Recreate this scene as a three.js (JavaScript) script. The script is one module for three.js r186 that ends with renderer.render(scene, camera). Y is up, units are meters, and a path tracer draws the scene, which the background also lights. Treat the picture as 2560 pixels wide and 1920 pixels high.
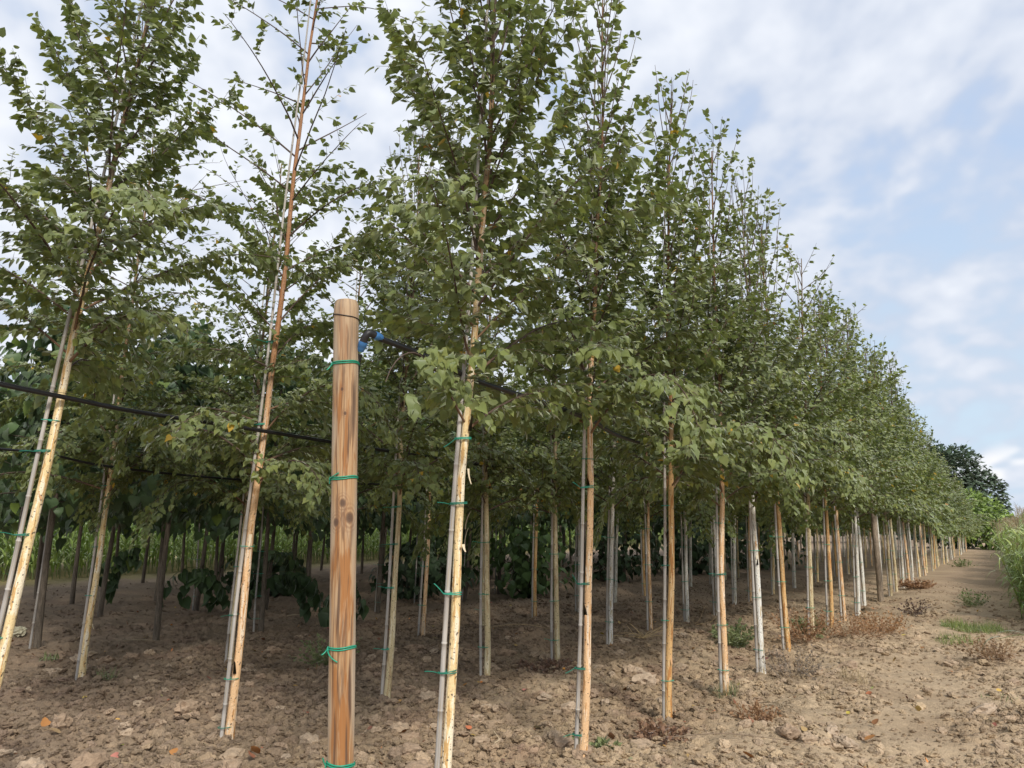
import * as THREE from 'three';
import { createNoise2D, createNoise3D } from 'simplex-noise';

// ---------------------------------------------------------------- camera, sky, sun, exposure
const EYE = 1.6;
const scene = new THREE.Scene();
const camera = new THREE.PerspectiveCamera(53.49, 4 / 3, 0.05, 900);
camera.position.set(0, EYE, 0);
camera.rotation.set(THREE.MathUtils.degToRad(10.27), 0, 0);
const renderer = new THREE.WebGLRenderer({ antialias: true });
renderer.toneMapping = THREE.LinearToneMapping;
renderer.toneMappingExposure = 1.8;
renderer.shadowMap.enabled = true;
const SKY_STRENGTH = 0.70, SUN_STRENGTH = 2.1;

function rng(seed) {
  let s = seed | 0;
  return () => { s = (s + 0x6d2b79f5) | 0; let t = Math.imul(s ^ (s >>> 15), 1 | s); t = (t + Math.imul(t ^ (t >>> 7), 61 | t)) ^ t; return ((t ^ (t >>> 14)) >>> 0) / 4294967296; };
}
const n2 = createNoise2D(rng(11)), n2b = createNoise2D(rng(23)), n3 = createNoise3D(rng(5));
const lerp = (a, b, t) => a + (b - a) * t, clamp = (x, a = 0, b = 1) => Math.min(b, Math.max(a, x));
const smooth = (a, b, x) => { const t = clamp((x - a) / (b - a)); return t * t * (3 - 2 * t); };
const fbm = (n, x, y, o) => { let s = 0, a = 0.5; for (let i = 0; i < o; i++) { s += a * n(x, y); x = x * 2.03 + 7.1; y = y * 2.03 - 3.7; a *= 0.5; } return s; };
const mix3 = (a, b, t) => [lerp(a[0], b[0], t), lerp(a[1], b[1], t), lerp(a[2], b[2], t)];

const SKY_TURN = [Math.cos(1.727), Math.sin(1.727)];                          // how the cloud field is turned
function makeSky() {
  const W = 2048, H = 1024, data = new Float32Array(W * H * 4);
  for (let j = 0; j < H; j++) {
    const el = ((j + 0.5) / H - 0.5) * Math.PI, y = Math.sin(el), c = Math.cos(el);
    for (let i = 0; i < W; i++) {
      const az = ((i + 0.5) / W - 0.5) * 2 * Math.PI, x = Math.cos(az) * c, z = Math.sin(az) * c;
      let col;
      if (y <= 0) col = [0.42, 0.45, 0.48];
      else {
        const k = 1 / (y + 0.42), xr = x * SKY_TURN[0] - z * SKY_TURN[1], zr = x * SKY_TURN[1] + z * SKY_TURN[0], px = xr * k + 19.08, pz = zr * k - 0.195;
        const w = fbm(n2b, px * 0.9 + 4, pz * 0.9, 3) * 0.22;
        const big = fbm(n2, px * 1.05 + w + 1.3, pz * 1.05 - w, 3);
        const fine = fbm(n2, px * 3.2 + w * 2 + 5.641, pz * 3.4 + w, 6);
        const mott = fbm(n2b, px * 9 + 5.641, pz * 9.5 + w * 3, 4);            // the mottling of altocumulus
        const side = -x * 0.55 + z * 0.1;                                     // a thicker deck of cloud to the west of the rows
        let dens = smooth(-0.5, 0.45, big * 0.75 + fine * 0.55 + mott * 0.5 + side * 0.7 + 0.55 - 0.12 * smooth(0.25, 0.02, y));
        const blue = mix3([0.39, 0.50, 0.69], [0.51, 0.63, 0.74], smooth(0.5, 0.03, y));
        const bright = clamp(0.47 + fine * 0.45 + mott * 0.35 + big * 0.3 + side * 0.75);
        const cloud = mix3([0.49, 0.545, 0.655], [0.84, 0.855, 0.885], bright);
        col = mix3(blue, cloud, dens * 0.95);
        // low band of separate cumulus far off
        const a2 = az * 9, band = smooth(0.035, 0.05, y) * smooth(0.085, 0.062, y + 0.012 * n2(a2 * 2, 3));
        const puff = band * smooth(0.05, 0.4, n2(a2, 5.5) * 0.6 + n2(a2 * 3.1, y * 60) * 0.35);
        col = mix3(col, [0.86, 0.85, 0.85], puff * 0.75);
      }
      const o = (j * W + i) * 4;
      data[o] = col[0] * SKY_STRENGTH; data[o + 1] = col[1] * SKY_STRENGTH; data[o + 2] = col[2] * SKY_STRENGTH; data[o + 3] = 1;
    }
  }
  const t = new THREE.DataTexture(data, W, H, THREE.RGBAFormat, THREE.FloatType);
  t.mapping = THREE.EquirectangularReflectionMapping; t.magFilter = t.minFilter = THREE.LinearFilter; t.needsUpdate = true;
  return t;
}
const sky = makeSky();
scene.background = sky; scene.environment = sky;

const sun = new THREE.DirectionalLight(new THREE.Color().setRGB(1, 0.945, 0.845), SUN_STRENGTH);
sun.name = 'sun';
sun.position.set(24, 46, 38); sun.target.position.set(3, 0, -12);
sun.castShadow = true; sun.shadow.radius = 20;
Object.assign(sun.shadow.camera, { left: -45, right: 45, top: 45, bottom: -45, near: 1, far: 180 });
sun.shadow.mapSize.set(4096, 4096);
scene.add(sun, sun.target);

// ---------------------------------------------------------------- helpers
const V = (x, y, z) => new THREE.Vector3(x, y, z);
const ALONG = V(0.54703, 0, -0.83712), ACROSS = V(-0.83712, 0, -0.54703);     // along a row of trees; across the rows, away from the path
const at = (a, l, y = 0) => V(ALONG.x * a + ACROSS.x * l, y, ALONG.z * a + ACROSS.z * l);
const rowOf = (x, z) => [x * ALONG.x + z * ALONG.z, x * ACROSS.x + z * ACROSS.z];
const taken = {};
function numbered(name) { const k = taken[name] = (taken[name] ?? -1) + 1; return k ? `${name}_${String(k).padStart(3, '0')}` : name; }
function tag(o, label, category, group, kind) {
  if (label) o.userData.label = label;
  if (category) o.userData.category = category;
  if (group) o.userData.group = group;
  if (kind) o.userData.kind = kind;
  return o;
}
function thing(name, pos, label, category, group) {
  const o = new THREE.Group(); o.name = numbered(name); o.position.copy(pos); scene.add(o);
  return tag(o, label, category, group);
}
function part(parent, name, geometry, material, kind) {
  const m = new THREE.Mesh(geometry, material); m.name = name; m.castShadow = m.receiveShadow = true;
  if (kind) m.userData.kind = kind;
  parent.add(m); return m;
}
const shadows = (o) => { o.castShadow = o.receiveShadow = true; return o; };

class GB {                                                                    // collects triangles with colours and uv
  constructor() { this.p = []; this.n = []; this.c = []; this.u = []; this.i = []; this.k = 0; }
  vert(x, y, z, nx, ny, nz, c, u = 0, v = 0) { this.p.push(x, y, z); this.n.push(nx, ny, nz); this.c.push(c[0], c[1], c[2]); this.u.push(u, v); return this.k++; }
  tube(pts, radii, sides, colour = [1, 1, 1], o = {}) {
    const fr = frames(pts), base = this.k; let len = 0;
    for (let i = 0; i < pts.length; i++) {
      if (i) len += pts[i].distanceTo(pts[i - 1]);
      const [N, B, T] = fr[i], r = radii[i], c = typeof colour === 'function' ? colour(i / (pts.length - 1), len) : colour;
      const slope = i < pts.length - 1 ? (radii[i] - radii[i + 1]) / Math.max(1e-4, pts[i].distanceTo(pts[i + 1])) : 0;
      for (let s = 0; s <= sides; s++) {
        const a = s / sides * Math.PI * 2, ca = Math.cos(a), sa = Math.sin(a);
        const rr = o.bump ? r * (1 + o.bump(len, a)) : r;
        const nx = N.x * ca + B.x * sa + T.x * slope, ny = N.y * ca + B.y * sa + T.y * slope, nz = N.z * ca + B.z * sa + T.z * slope, l = Math.hypot(nx, ny, nz);
        this.vert(pts[i].x + (N.x * ca + B.x * sa) * rr, pts[i].y + (N.y * ca + B.y * sa) * rr, pts[i].z + (N.z * ca + B.z * sa) * rr, nx / l, ny / l, nz / l, c, s / sides, len + (o.v0 ?? 0));
      }
    }
    const row = sides + 1;
    for (let i = 0; i < pts.length - 1; i++) for (let s = 0; s < sides; s++) {
      const q = base + i * row + s;
      this.i.push(q, q + 1, q + row, q + 1, q + row + 1, q + row);
    }
    for (const [end, sg] of o.caps === false ? [] : [[0, -1], [pts.length - 1, 1]]) {
      if (radii[end] < 0.003) continue;
      const [N, B, T] = fr[end], c = typeof colour === 'function' ? colour(end ? 1 : 0, len) : colour, P = pts[end];
      const m = this.vert(P.x, P.y, P.z, T.x * sg, T.y * sg, T.z * sg, c, 0.5, len);
      const st = this.k;
      for (let s = 0; s <= sides; s++) { const a = s / sides * Math.PI * 2, ca = Math.cos(a) * radii[end], sa = Math.sin(a) * radii[end]; this.vert(P.x + N.x * ca + B.x * sa, P.y + N.y * ca + B.y * sa, P.z + N.z * ca + B.z * sa, T.x * sg, T.y * sg, T.z * sg, c, s / sides, len); }
      for (let s = 0; s < sides; s++) sg > 0 ? this.i.push(m, st + s, st + s + 1) : this.i.push(m, st + s + 1, st + s);
    }
    return this;
  }
  stamp(t, m, c) {                                                            // a leaf template under a matrix
    const e = m.elements, b = this.k, P = t.p, N = t.n;
    for (let i = 0; i < P.length; i += 3) {
      const x = P[i], y = P[i + 1], z = P[i + 2], a = N[i], d = N[i + 1], f = N[i + 2];
      let nx = e[0] * a + e[4] * d + e[8] * f, ny = e[1] * a + e[5] * d + e[9] * f, nz = e[2] * a + e[6] * d + e[10] * f; const l = Math.hypot(nx, ny, nz) || 1;
      this.vert(e[0] * x + e[4] * y + e[8] * z + e[12], e[1] * x + e[5] * y + e[9] * z + e[13], e[2] * x + e[6] * y + e[10] * z + e[14], nx / l, ny / l, nz / l, c, t.u[i / 3 * 2], t.u[i / 3 * 2 + 1]);
    }
    for (const q of t.i) this.i.push(b + q);
    return this;
  }
  build() {
    const g = new THREE.BufferGeometry();
    g.setAttribute('position', new THREE.BufferAttribute(new Float32Array(this.p), 3));
    g.setAttribute('normal', new THREE.BufferAttribute(new Float32Array(this.n), 3));
    g.setAttribute('color', new THREE.BufferAttribute(new Float32Array(this.c), 3));
    g.setAttribute('uv', new THREE.BufferAttribute(new Float32Array(this.u), 2));
    g.setIndex(new THREE.BufferAttribute(new Uint32Array(this.i), 1));
    return g;
  }
}
function frames(pts) {
  const out = []; let N = null;
  for (let i = 0; i < pts.length; i++) {
    const T = pts[Math.min(i + 1, pts.length - 1)].clone().sub(pts[Math.max(i - 1, 0)]).normalize();
    if (!N) { N = Math.abs(T.y) > 0.9 ? V(1, 0, 0) : V(0, 1, 0); }
    N = N.clone().addScaledVector(T, -N.dot(T)).normalize();
    out.push([N, V(0, 0, 0).crossVectors(T, N), T]);
  }
  return out;
}
function tex(W, H, f, srgb = false) {
  const d = new Uint8Array(W * H * 4);
  for (let j = 0; j < H; j++) for (let i = 0; i < W; i++) {
    const c = f((i + 0.5) / W, (j + 0.5) / H), o = (j * W + i) * 4;
    for (let k = 0; k < 3; k++) { const v = clamp(c[k]); d[o + k] = Math.round(255 * (srgb ? (v <= 0.0031308 ? v * 12.92 : 1.055 * Math.pow(v, 1 / 2.4) - 0.055) : v)); }
    d[o + 3] = 255;
  }
  const t = new THREE.DataTexture(d, W, H, THREE.RGBAFormat); t.wrapS = t.wrapT = THREE.RepeatWrapping; t.magFilter = t.minFilter = THREE.LinearFilter;
  if (srgb) t.colorSpace = THREE.SRGBColorSpace; t.needsUpdate = true; return t;
}
const ring = (u, f) => n3(Math.cos(u * 6.28319) * f, Math.sin(u * 6.28319) * f, 0);
const cyl = (u, v, f, g) => n3(Math.cos(u * 6.28319) * f, Math.sin(u * 6.28319) * f, v * g);
// noise that tiles over the unit square
function tileNoise(n, u, v, f) { const a = u * f, b = v * f, w = smooth(0, 1, u), q = smooth(0, 1, v); return lerp(lerp(n(a, b), n(a - f, b), w), lerp(n(a, b - f), n(a - f, b - f), w), q); }

// ---------------------------------------------------------------- materials
const M = {};
const std = (o) => new THREE.MeshStandardMaterial(o);
const leafy = (o = {}) => new THREE.MeshPhysicalMaterial({ vertexColors: true, side: THREE.DoubleSide, roughness: 0.92, transmission: 0.48, thickness: 0, ior: 1.45, clearcoat: 0.45, clearcoatRoughness: 0.42, ...o });
M.leaf = leafy(); M.bigLeaf = leafy({ transmission: 0.3 }); M.blade = leafy({ transmission: 0.4 });
M.dryLeaf = std({ vertexColors: true, side: THREE.DoubleSide, roughness: 0.9 });
M.twig = std({ vertexColors: true, roughness: 0.85 });
M.tie = std({ color: new THREE.Color().setRGB(0.012, 0.27, 0.165), roughness: 0.38 });
M.tieFaded = std({ color: new THREE.Color().setRGB(0.03, 0.30, 0.21), roughness: 0.55 }); M.tieDark = std({ color: new THREE.Color().setRGB(0.012, 0.17, 0.115), roughness: 0.45 });
M.pipe = std({ color: new THREE.Color().setRGB(0.011, 0.011, 0.013), roughness: 0.33 });
M.wire = std({ color: new THREE.Color().setRGB(0.013, 0.012, 0.014), roughness: 0.5 });
M.blue = std({ color: new THREE.Color().setRGB(0.05, 0.19, 0.46), roughness: 0.4 });
M.blackPlastic = std({ color: new THREE.Color().setRGB(0.016, 0.016, 0.018), roughness: 0.45 });

function barkTexture(seed, base, second, third, amount, third_amount) {
  const nn = createNoise3D(rng(seed)), q = (u, v, f, g, s = 0) => nn(Math.cos(u * 6.28319) * f + s, Math.sin(u * 6.28319) * f, v * g);
  const H = 1.4;
  return tex(256, 1024, (u, v) => {
    const y = v * H, wrap = smooth(0, 0.06, v) * smooth(1, 0.94, v);
    let c = mix3(base, second, smooth(0.05, 0.28, (q(u, y, 0.7, 2.2) * 0.7 + q(u, y, 1.6, 7) * 0.4 + amount) * wrap));
    c = mix3(c, third, smooth(0.1, 0.2, (q(u, y, 0.8, 3.1, 20) * 0.7 + q(u, y, 2.2, 10, 30) * 0.35 + third_amount) * wrap));
    const lent = smooth(0.5, 0.72, q(u, y, 1.3, 60, 50)) * smooth(-0.3, 0.4, q(u, y, 1.2, 3, 60));
    c = mix3(c, [0.22, 0.15, 0.09], lent * 0.5);
    const scar = smooth(0.74, 0.83, q(u, y, 0.75, 30, 80));
    c = mix3(c, [0.07, 0.05, 0.038], scar * 0.85);
    const g = 1 + 0.10 * q(u, y, 3.2, 50, 90) + 0.07 * q(u, y, 2.2, 130, 99);
    return [c[0] * g, c[1] * g, c[2] * g];
  }, true);
}
const barkMaps = {
  cream: barkTexture(101, [0.70, 0.54, 0.29], [0.76, 0.67, 0.50], [0.56, 0.35, 0.14], 0.05, -0.22),
  peach: barkTexture(102, [0.68, 0.44, 0.24], [0.72, 0.58, 0.43], [0.50, 0.26, 0.10], 0.0, -0.2),
  orange: barkTexture(103, [0.58, 0.36, 0.15], [0.64, 0.45, 0.24], [0.43, 0.20, 0.06], 0.0, -0.1),
  white: barkTexture(104, [0.64, 0.61, 0.54], [0.70, 0.69, 0.65], [0.45, 0.36, 0.22], 0.1, -0.25),
  straw: barkTexture(105, [0.52, 0.43, 0.25], [0.64, 0.56, 0.38], [0.42, 0.31, 0.17], 0.0, -0.15),
};
const barkBump = tex(128, 512, (u, v) => { const w = smooth(0, 0.06, v) * smooth(1, 0.94, v); const h = 0.5 + 0.2 * cyl(u, v, 1.4, 60) * w + 0.2 * cyl(u, v, 2.5, 14) * w; return [h, h, h]; });
for (const t of [...Object.values(barkMaps), barkBump]) { t.repeat.set(1, 1 / 1.4); }
for (const k in barkMaps) M[k] = std({ map: barkMaps[k], bumpMap: barkBump, bumpScale: 0.004, vertexColors: true, roughness: 0.72 });
const darkBark = tex(128, 512, (u, v) => { const g = 0.85 + 0.3 * cyl(u, v, 1.6, 7) + 0.2 * cyl(u, v, 4, 40); return [0.155 * g, 0.125 * g, 0.095 * g]; }, true);
darkBark.repeat.set(1, 0.8);
M.darkBark = std({ map: darkBark, bumpMap: barkBump, bumpScale: 0.006, roughness: 0.9, vertexColors: true });
const caneMap = tex(64, 512, (u, v) => { const g = 0.9 + 0.16 * cyl(u, v, 2.2, 4) + 0.12 * cyl(u, v, 5, 2); const w = smooth(-0.1, 0.6, cyl(u, v, 1, 3)); return [lerp(0.48, 0.44, w) * g, lerp(0.45, 0.38, w) * g, lerp(0.42, 0.30, w) * g]; }, true);
M.cane = std({ map: caneMap, vertexColors: true, roughness: 0.7 });

// ---------------------------------------------------------------- ground
function worley(x, z, cell, seed) {                                           // rounded lumps, 0..1
  const cx = Math.floor(x / cell), cz = Math.floor(z / cell); let best = 0;
  for (let i = -1; i <= 1; i++) for (let j = -1; j <= 1; j++) {
    const a = cx + i, b = cz + j;
    let h = Math.imul(a, 374761393) ^ Math.imul(b, 668265263) ^ Math.imul(seed, 974634777); h = Math.imul(h ^ (h >>> 13), 1274126177); h ^= h >>> 16;
    const r1 = (h & 255) / 255, r2 = ((h >>> 8) & 255) / 255, r3 = ((h >>> 16) & 255) / 255;
    const dx = (x / cell - a - 0.15 - 0.7 * r1), dz = (z / cell - b - 0.15 - 0.7 * r2), R = 0.25 + 0.4 * r3;
    const q = 1 - (dx * dx + dz * dz) / (R * R);
    if (q > 0) best = Math.max(best, Math.pow(q, 0.6) * R * 1.6);
  }
  return best;
}
function tilth(a, l, x, z) {                                                  // how cloddy the soil is there
  const path = smooth(2.15, 1.5, l) * smooth(-0.6, 0.3, l);
  const lane = Math.exp(-(((l - 0.95 - 0.06 * n2(a * 0.3, 1)) / 0.26) ** 2)) + 0.7 * Math.exp(-(((l - 2.0 - 0.05 * n2(a * 0.35, 9)) / 0.2) ** 2));
  return clamp(0.95 - 0.45 * path - 0.75 * lane * smooth(-0.5, 0.3, n2(a * 0.5, 30) + 0.4) + 0.4 * n2(x * 0.6 + 3, z * 0.6), 0.08, 1.25);
}
const STEMS = [[-2.17, -6.21], [-0.373, -4.329], [0.49, -5.67], [1.3, -6.65], [2.07, -7.77], [2.69, -8.64], [-1.15, -7.4], [-4.45, -8.32], [-3.23, -9.18], [3.41, -9.86], [4.16, -11], [4.88, -12.12], [-0.28, -8.57], [0.53, -9.49], [1.31, -10.54]];                                                             // where the first trees stand: the soil is heaped a little round each
function mound(x, z) { let h = 0; for (const [a, b] of STEMS) { const d = (x - a) ** 2 + (z - b) ** 2; if (d < 0.12) h += 0.045 * Math.exp(-d / 0.022) * (0.7 + 0.5 * n2(x * 7, z * 7)); } return h; }
function groundHeight(x, z) {
  const [a, l] = rowOf(x, z), d = Math.hypot(x, z), fade = smooth(60, 18, d), t = tilth(a, l, x, z) * fade;
  const ridge = 0.03 * Math.cos(l * 2 * Math.PI / 2.25 + 1.6) * smooth(0.5, 2, l) * smooth(24, 16, l);
  return 0.035 * n2(x * 0.45, z * 0.45) * fade + ridge * fade + 0.022 * n2(x * 1.6 + 9, z * 1.6) * fade
    + t * (0.046 * worley(x + 0.1 * n2(x * 3, z * 3), z, 0.21, 1) * smooth(-0.2, 0.5, n2(x * 1.3, z * 1.3 + 8)) + 0.036 * worley(x, z + 0.05 * n2(x * 6, z * 6), 0.085, 2) + 0.012 * n2(x * 11, z * 11)) - 0.03 + mound(x, z);
}
function soilColour(x, z) {
  const [a, l] = rowOf(x, z);
  let c = mix3([0.385, 0.279, 0.178], [0.485, 0.366, 0.242], smooth(-0.4, 0.5, fbm(n2b, x * 0.5, z * 0.5, 3) + 0.25 * smooth(3.4, 1.5, l)));
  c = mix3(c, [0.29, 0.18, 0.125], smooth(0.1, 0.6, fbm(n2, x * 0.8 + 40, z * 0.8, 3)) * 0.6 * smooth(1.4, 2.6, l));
  c = mix3(c, [0.205, 0.145, 0.105], smooth(3, 6, l) * 0.6);                 // darker under the trees: their shade put into the soil colour
  c = mix3(c, [0.27, 0.22, 0.10], smooth(20.5, 22.5, l));
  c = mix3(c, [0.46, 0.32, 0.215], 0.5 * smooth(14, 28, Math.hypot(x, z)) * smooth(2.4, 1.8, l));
  const g = 0.92 + 0.12 * n2(x * 5, z * 5);
  return [c[0] * g, c[1] * g, c[2] * g];
}
function axis(lo, fineLo, fineHi, hi, step, grow) {
  const v = []; for (let x = fineLo; x <= fineHi; x += step) v.push(x);
  for (let s = step, x = fineHi; x < hi;) { s *= grow; x += s; v.push(Math.min(x, hi)); }
  for (let s = step, x = fineLo; x > lo;) { s *= grow; x -= s; v.unshift(Math.max(x, lo)); }
  return v;
}
const soilGrain = tex(512, 512, (u, v) => { const g = 0.92 + 0.14 * tileNoise(n2, u, v, 14) + 0.15 * tileNoise(n2b, u, v, 40) + 0.14 * tileNoise(n2, u, v, 110); return [g * 0.98, g * 0.97, g * 0.95]; });
soilGrain.repeat.set(1 / 0.9, 1 / 0.9);
M.soil = std({ vertexColors: true, map: soilGrain, bumpMap: soilGrain, bumpScale: 0.02, roughness: 0.97 });
M.clod = std({ vertexColors: true, map: soilGrain, bumpMap: soilGrain, bumpScale: 0.012, roughness: 0.97, color: 0xffffff });
const ground = (() => {
  const xs = axis(-420, -5.2, 8.2, 420, 0.033, 1.07), zs = axis(-420, -13.2, -4.0, 60, 0.032, 1.055).reverse();
  const nx = xs.length, nz = zs.length, p = new Float32Array(nx * nz * 3), c = new Float32Array(nx * nz * 3), uv = new Float32Array(nx * nz * 2), idx = new Uint32Array((nx - 1) * (nz - 1) * 6);
  for (let j = 0, k = 0; j < nz; j++) for (let i = 0; i < nx; i++, k++) {
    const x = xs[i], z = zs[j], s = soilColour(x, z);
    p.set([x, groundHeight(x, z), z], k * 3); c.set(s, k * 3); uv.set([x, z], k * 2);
  }
  for (let j = 0, k = 0; j < nz - 1; j++) for (let i = 0; i < nx - 1; i++) { const a = j * nx + i; idx.set([a, a + 1, a + nx, a + 1, a + nx + 1, a + nx], k); k += 6; }
  const g = new THREE.BufferGeometry();
  g.setAttribute('position', new THREE.BufferAttribute(p, 3)); g.setAttribute('color', new THREE.BufferAttribute(c, 3)); g.setAttribute('uv', new THREE.BufferAttribute(uv, 2));
  g.setIndex(new THREE.BufferAttribute(idx, 1)); g.computeVertexNormals();
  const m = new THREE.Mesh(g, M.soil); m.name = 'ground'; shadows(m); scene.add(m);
  return tag(m, 'dry brown tilled soil with clods between the tree rows', null, null, 'structure');
})();
const onGround = (x, z, y = 0) => V(x, groundHeight(x, z) + y, z);

// ---- clods and crumbs of soil
function clodGeometry(seed, detail) {
  const g = new THREE.IcosahedronGeometry(1, detail), p = g.attributes.position, r = rng(seed), sx = 0.85 + r() * 0.4, sy = 0.6 + r() * 0.3, sz = 0.8 + r() * 0.35, o = r() * 50;
  const col = new Float32Array(p.count * 3), uv = new Float32Array(p.count * 2);
  for (let i = 0; i < p.count; i++) {
    const x = p.getX(i), y = p.getY(i), z = p.getZ(i);
    const k = 1 + 0.28 * n3(x * 1.1 + o, y * 1.1, z * 1.1) + 0.17 * n3(x * 2.6 + o, y * 2.6, z * 2.6) + 0.08 * n3(x * 6, y * 6 + o, z * 6);
    p.setXYZ(i, x * k * sx, y * k * sy, z * k * sz);
    const t = 0.93 + 0.12 * n3(x * 2, y * 2 + o, z * 2); col.set([t, t, t], i * 3); uv.set([x * 0.06 + o, (y + z) * 0.06], i * 2);
  }
  g.setAttribute('color', new THREE.BufferAttribute(col, 3)); g.setAttribute('uv', new THREE.BufferAttribute(uv, 2)); g.computeVertexNormals(); return g;
}
const inFrame = (x, z, m = 1.25) => z < -3.5 && Math.abs(x) < -z * 0.69 * m + 0.8;
{
  const r = rng(77), big = [0, 1, 2, 3, 4, 5].map((k) => clodGeometry(300 + k, 3)), small = [0, 1, 2].map((k) => clodGeometry(330 + k, 1));
  const clodMats = [[0.37, 0.268, 0.188], [0.42, 0.315, 0.222], [0.33, 0.235, 0.162], [0.46, 0.355, 0.26]].map((c) => { const m = M.clod.clone(); m.color.setRGB(...c); return m; });
  let made = 0;
  for (let tries = 0; made < 300 && tries < 9000; tries++) {                  // the large clods, each a piece of the ground
    const d = 4.9 + Math.pow(r(), 1.3) * 6.5, t = (r() - 0.5) * 1.36, x = Math.sin(t) * d, z = -Math.cos(t) * d, [a, l] = rowOf(x, z);
    if (r() > tilth(a, l, x, z) * (0.45 + 0.75 * smooth(-0.1, 0.5, n2(x * 1.1 + 20, z * 1.1)))) continue;
    const s = 0.03 + 0.06 * Math.pow(r(), 2.2);
    const m = part(ground, 'soil_clod', big[Math.floor(r() * 6)], clodMats[Math.floor(r() * 4)]);
    m.position.set(x, groundHeight(x, z) + s * 0.22, z); m.rotation.set((r() - 0.5) * 0.6, r() * 6.3, (r() - 0.5) * 0.6); m.scale.set(s * (0.8 + r() * 0.6), s * (0.7 + r() * 0.4), s);
    made++;
  }
  const q = new THREE.Quaternion(), e = new THREE.Euler(), mat = new THREE.Matrix4(), colour = new THREE.Color();
  const scatter = (name, geo, count, dMin, dMax, power, size, sizePow) => {
    const im = new THREE.InstancedMesh(geo, M.clod, count); let k = 0;
    for (let tries = 0; k < count && tries < count * 12; tries++) {
      const d = dMin + Math.pow(r(), power) * (dMax - dMin), t = (r() - 0.5) * 1.5, x = Math.sin(t) * d, z = -Math.cos(t) * d, [a, l] = rowOf(x, z);
      if (l > 9 && r() < 0.7) continue;
      if (r() > (0.14 + tilth(a, l, x, z)) * (0.4 + 0.8 * smooth(-0.3, 0.5, n2(x * 0.9 + 20, z * 0.9) + 0.5 * n2(x * 3.3, z * 3.3)))) continue;
      const s = size[0] + (size[1] - size[0]) * Math.pow(r(), sizePow);
      mat.compose(V(x, groundHeight(x, z) + s * 0.2, z), q.setFromEuler(e.set((r() - 0.5) * 1.4, r() * 6.3, (r() - 0.5) * 1.4)), V(s * (0.8 + r() * 0.5), s * (0.6 + r() * 0.5), s));
      im.setMatrixAt(k, mat);
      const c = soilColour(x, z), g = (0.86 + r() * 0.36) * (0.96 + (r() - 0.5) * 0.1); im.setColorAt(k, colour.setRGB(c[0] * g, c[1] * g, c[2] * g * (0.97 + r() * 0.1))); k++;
    }
    im.count = k; im.name = name; shadows(im); tag(im, null, null, null, 'stuff'); ground.add(im);
  };
  scatter('soil_lumps', big[1], 8000, 4.8, 17, 1.5, [0.013, 0.045], 2.0);
  scatter('soil_lumps', big[4], 8000, 4.8, 19, 1.5, [0.011, 0.04], 1.9);
  scatter('soil_crumbs', small[0], 34000, 4.7, 16, 1.35, [0.008, 0.02], 1.5);
  scatter('soil_crumbs', small[2], 34000, 4.7, 24, 1.5, [0.006, 0.02], 1.6);
}

// ---------------------------------------------------------------- leaves
function leafTemplate(ts, ws, fold, bend, petiole, twist = 0, jitter = 0, seed = 1) {
  const r = rng(seed), t = { p: [], n: [], u: [], i: [] }, mid = [], L = [], R = [];
  const add = (x, y, z, nx, ny, nz) => { const l = Math.hypot(nx, ny, nz); t.p.push(x, y, z); t.n.push(nx / l, ny / l, nz / l); t.u.push(x + 0.5, y); return t.p.length / 3 - 1; };
  ts.forEach((y, k) => {
    const w = ws[k], z = -bend * y * y, tw = twist * y;
    mid.push(add(0, y, z, 0, 2 * bend * y, 1));
    if (w > 0) for (const [s, list] of [[-1, L], [1, R]]) {
      const ww = w * (1 + (r() - 0.5) * jitter), yy = y - (k === 1 ? 0.07 : 0) + (r() - 0.5) * jitter * 0.12;
      list.push(add(s * ww, yy, z + fold * ww + s * tw * ww, -s * fold, 2 * bend * y, 1));
    } else { L.push(-1); R.push(-1); }
  });
  for (let k = 0; k < ts.length - 1; k++) for (const [s, S] of [[-1, L], [1, R]]) {
    const a = mid[k], b = mid[k + 1], c = S[k], d = S[k + 1];
    const push = (x, y, z) => s > 0 ? t.i.push(x, y, z) : t.i.push(x, z, y);
    if (c < 0 && d < 0) continue;
    if (c < 0) push(a, d, b); else if (d < 0) push(a, c, b); else { push(a, c, d); push(a, d, b); }
  }
  if (petiole) { const a = add(-0.016, 0.02, 0, 0, 0, 1), b = add(0.016, 0.02, 0, 0, 0, 1), c = add(0, -petiole, 0.12 * petiole, 0, 0, 1); t.i.push(a, c, b); }
  return t;
}
const NEAR_LEAF = [0, 1, 2, 3, 4, 5].map((k) => { const q = rng(900 + k); return leafTemplate([0, 0.08, 0.27, 0.5, 0.74, 1], [0, 0.33, 0.44, 0.37, 0.17, 0], -0.15 + 0.62 * q(), 0.08 + 0.5 * q(), 0.36, (q() - 0.5) * 0.9, 0.26, 40 + k); });
const FINE_LEAF = [0, 1, 2, 3].map((k) => { const q = rng(930 + k); return leafTemplate([0, 0.1, 0.38, 0.74, 1], [0, 0.35, 0.43, 0.18, 0], -0.15 + 0.6 * q(), 0.08 + 0.5 * q(), 0, (q() - 0.5) * 0.9, 0.26, 50 + k); });
const MID_LEAF = [0, 1, 2].map((k) => { const q = rng(950 + k); return leafTemplate([0, 0.2, 0.58, 1], [0, 0.43, 0.32, 0], 0.05 + 0.3 * q(), 0.1 + 0.2 * q(), 0, (q() - 0.5) * 0.5, 0.2, 60 + k); });
const FAR_LEAF = [0, 1].map((k) => leafTemplate([0, 0.3, 1], [0, 0.44, 0], 0.1 + 0.1 * k, 0.12, 0));
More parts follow.
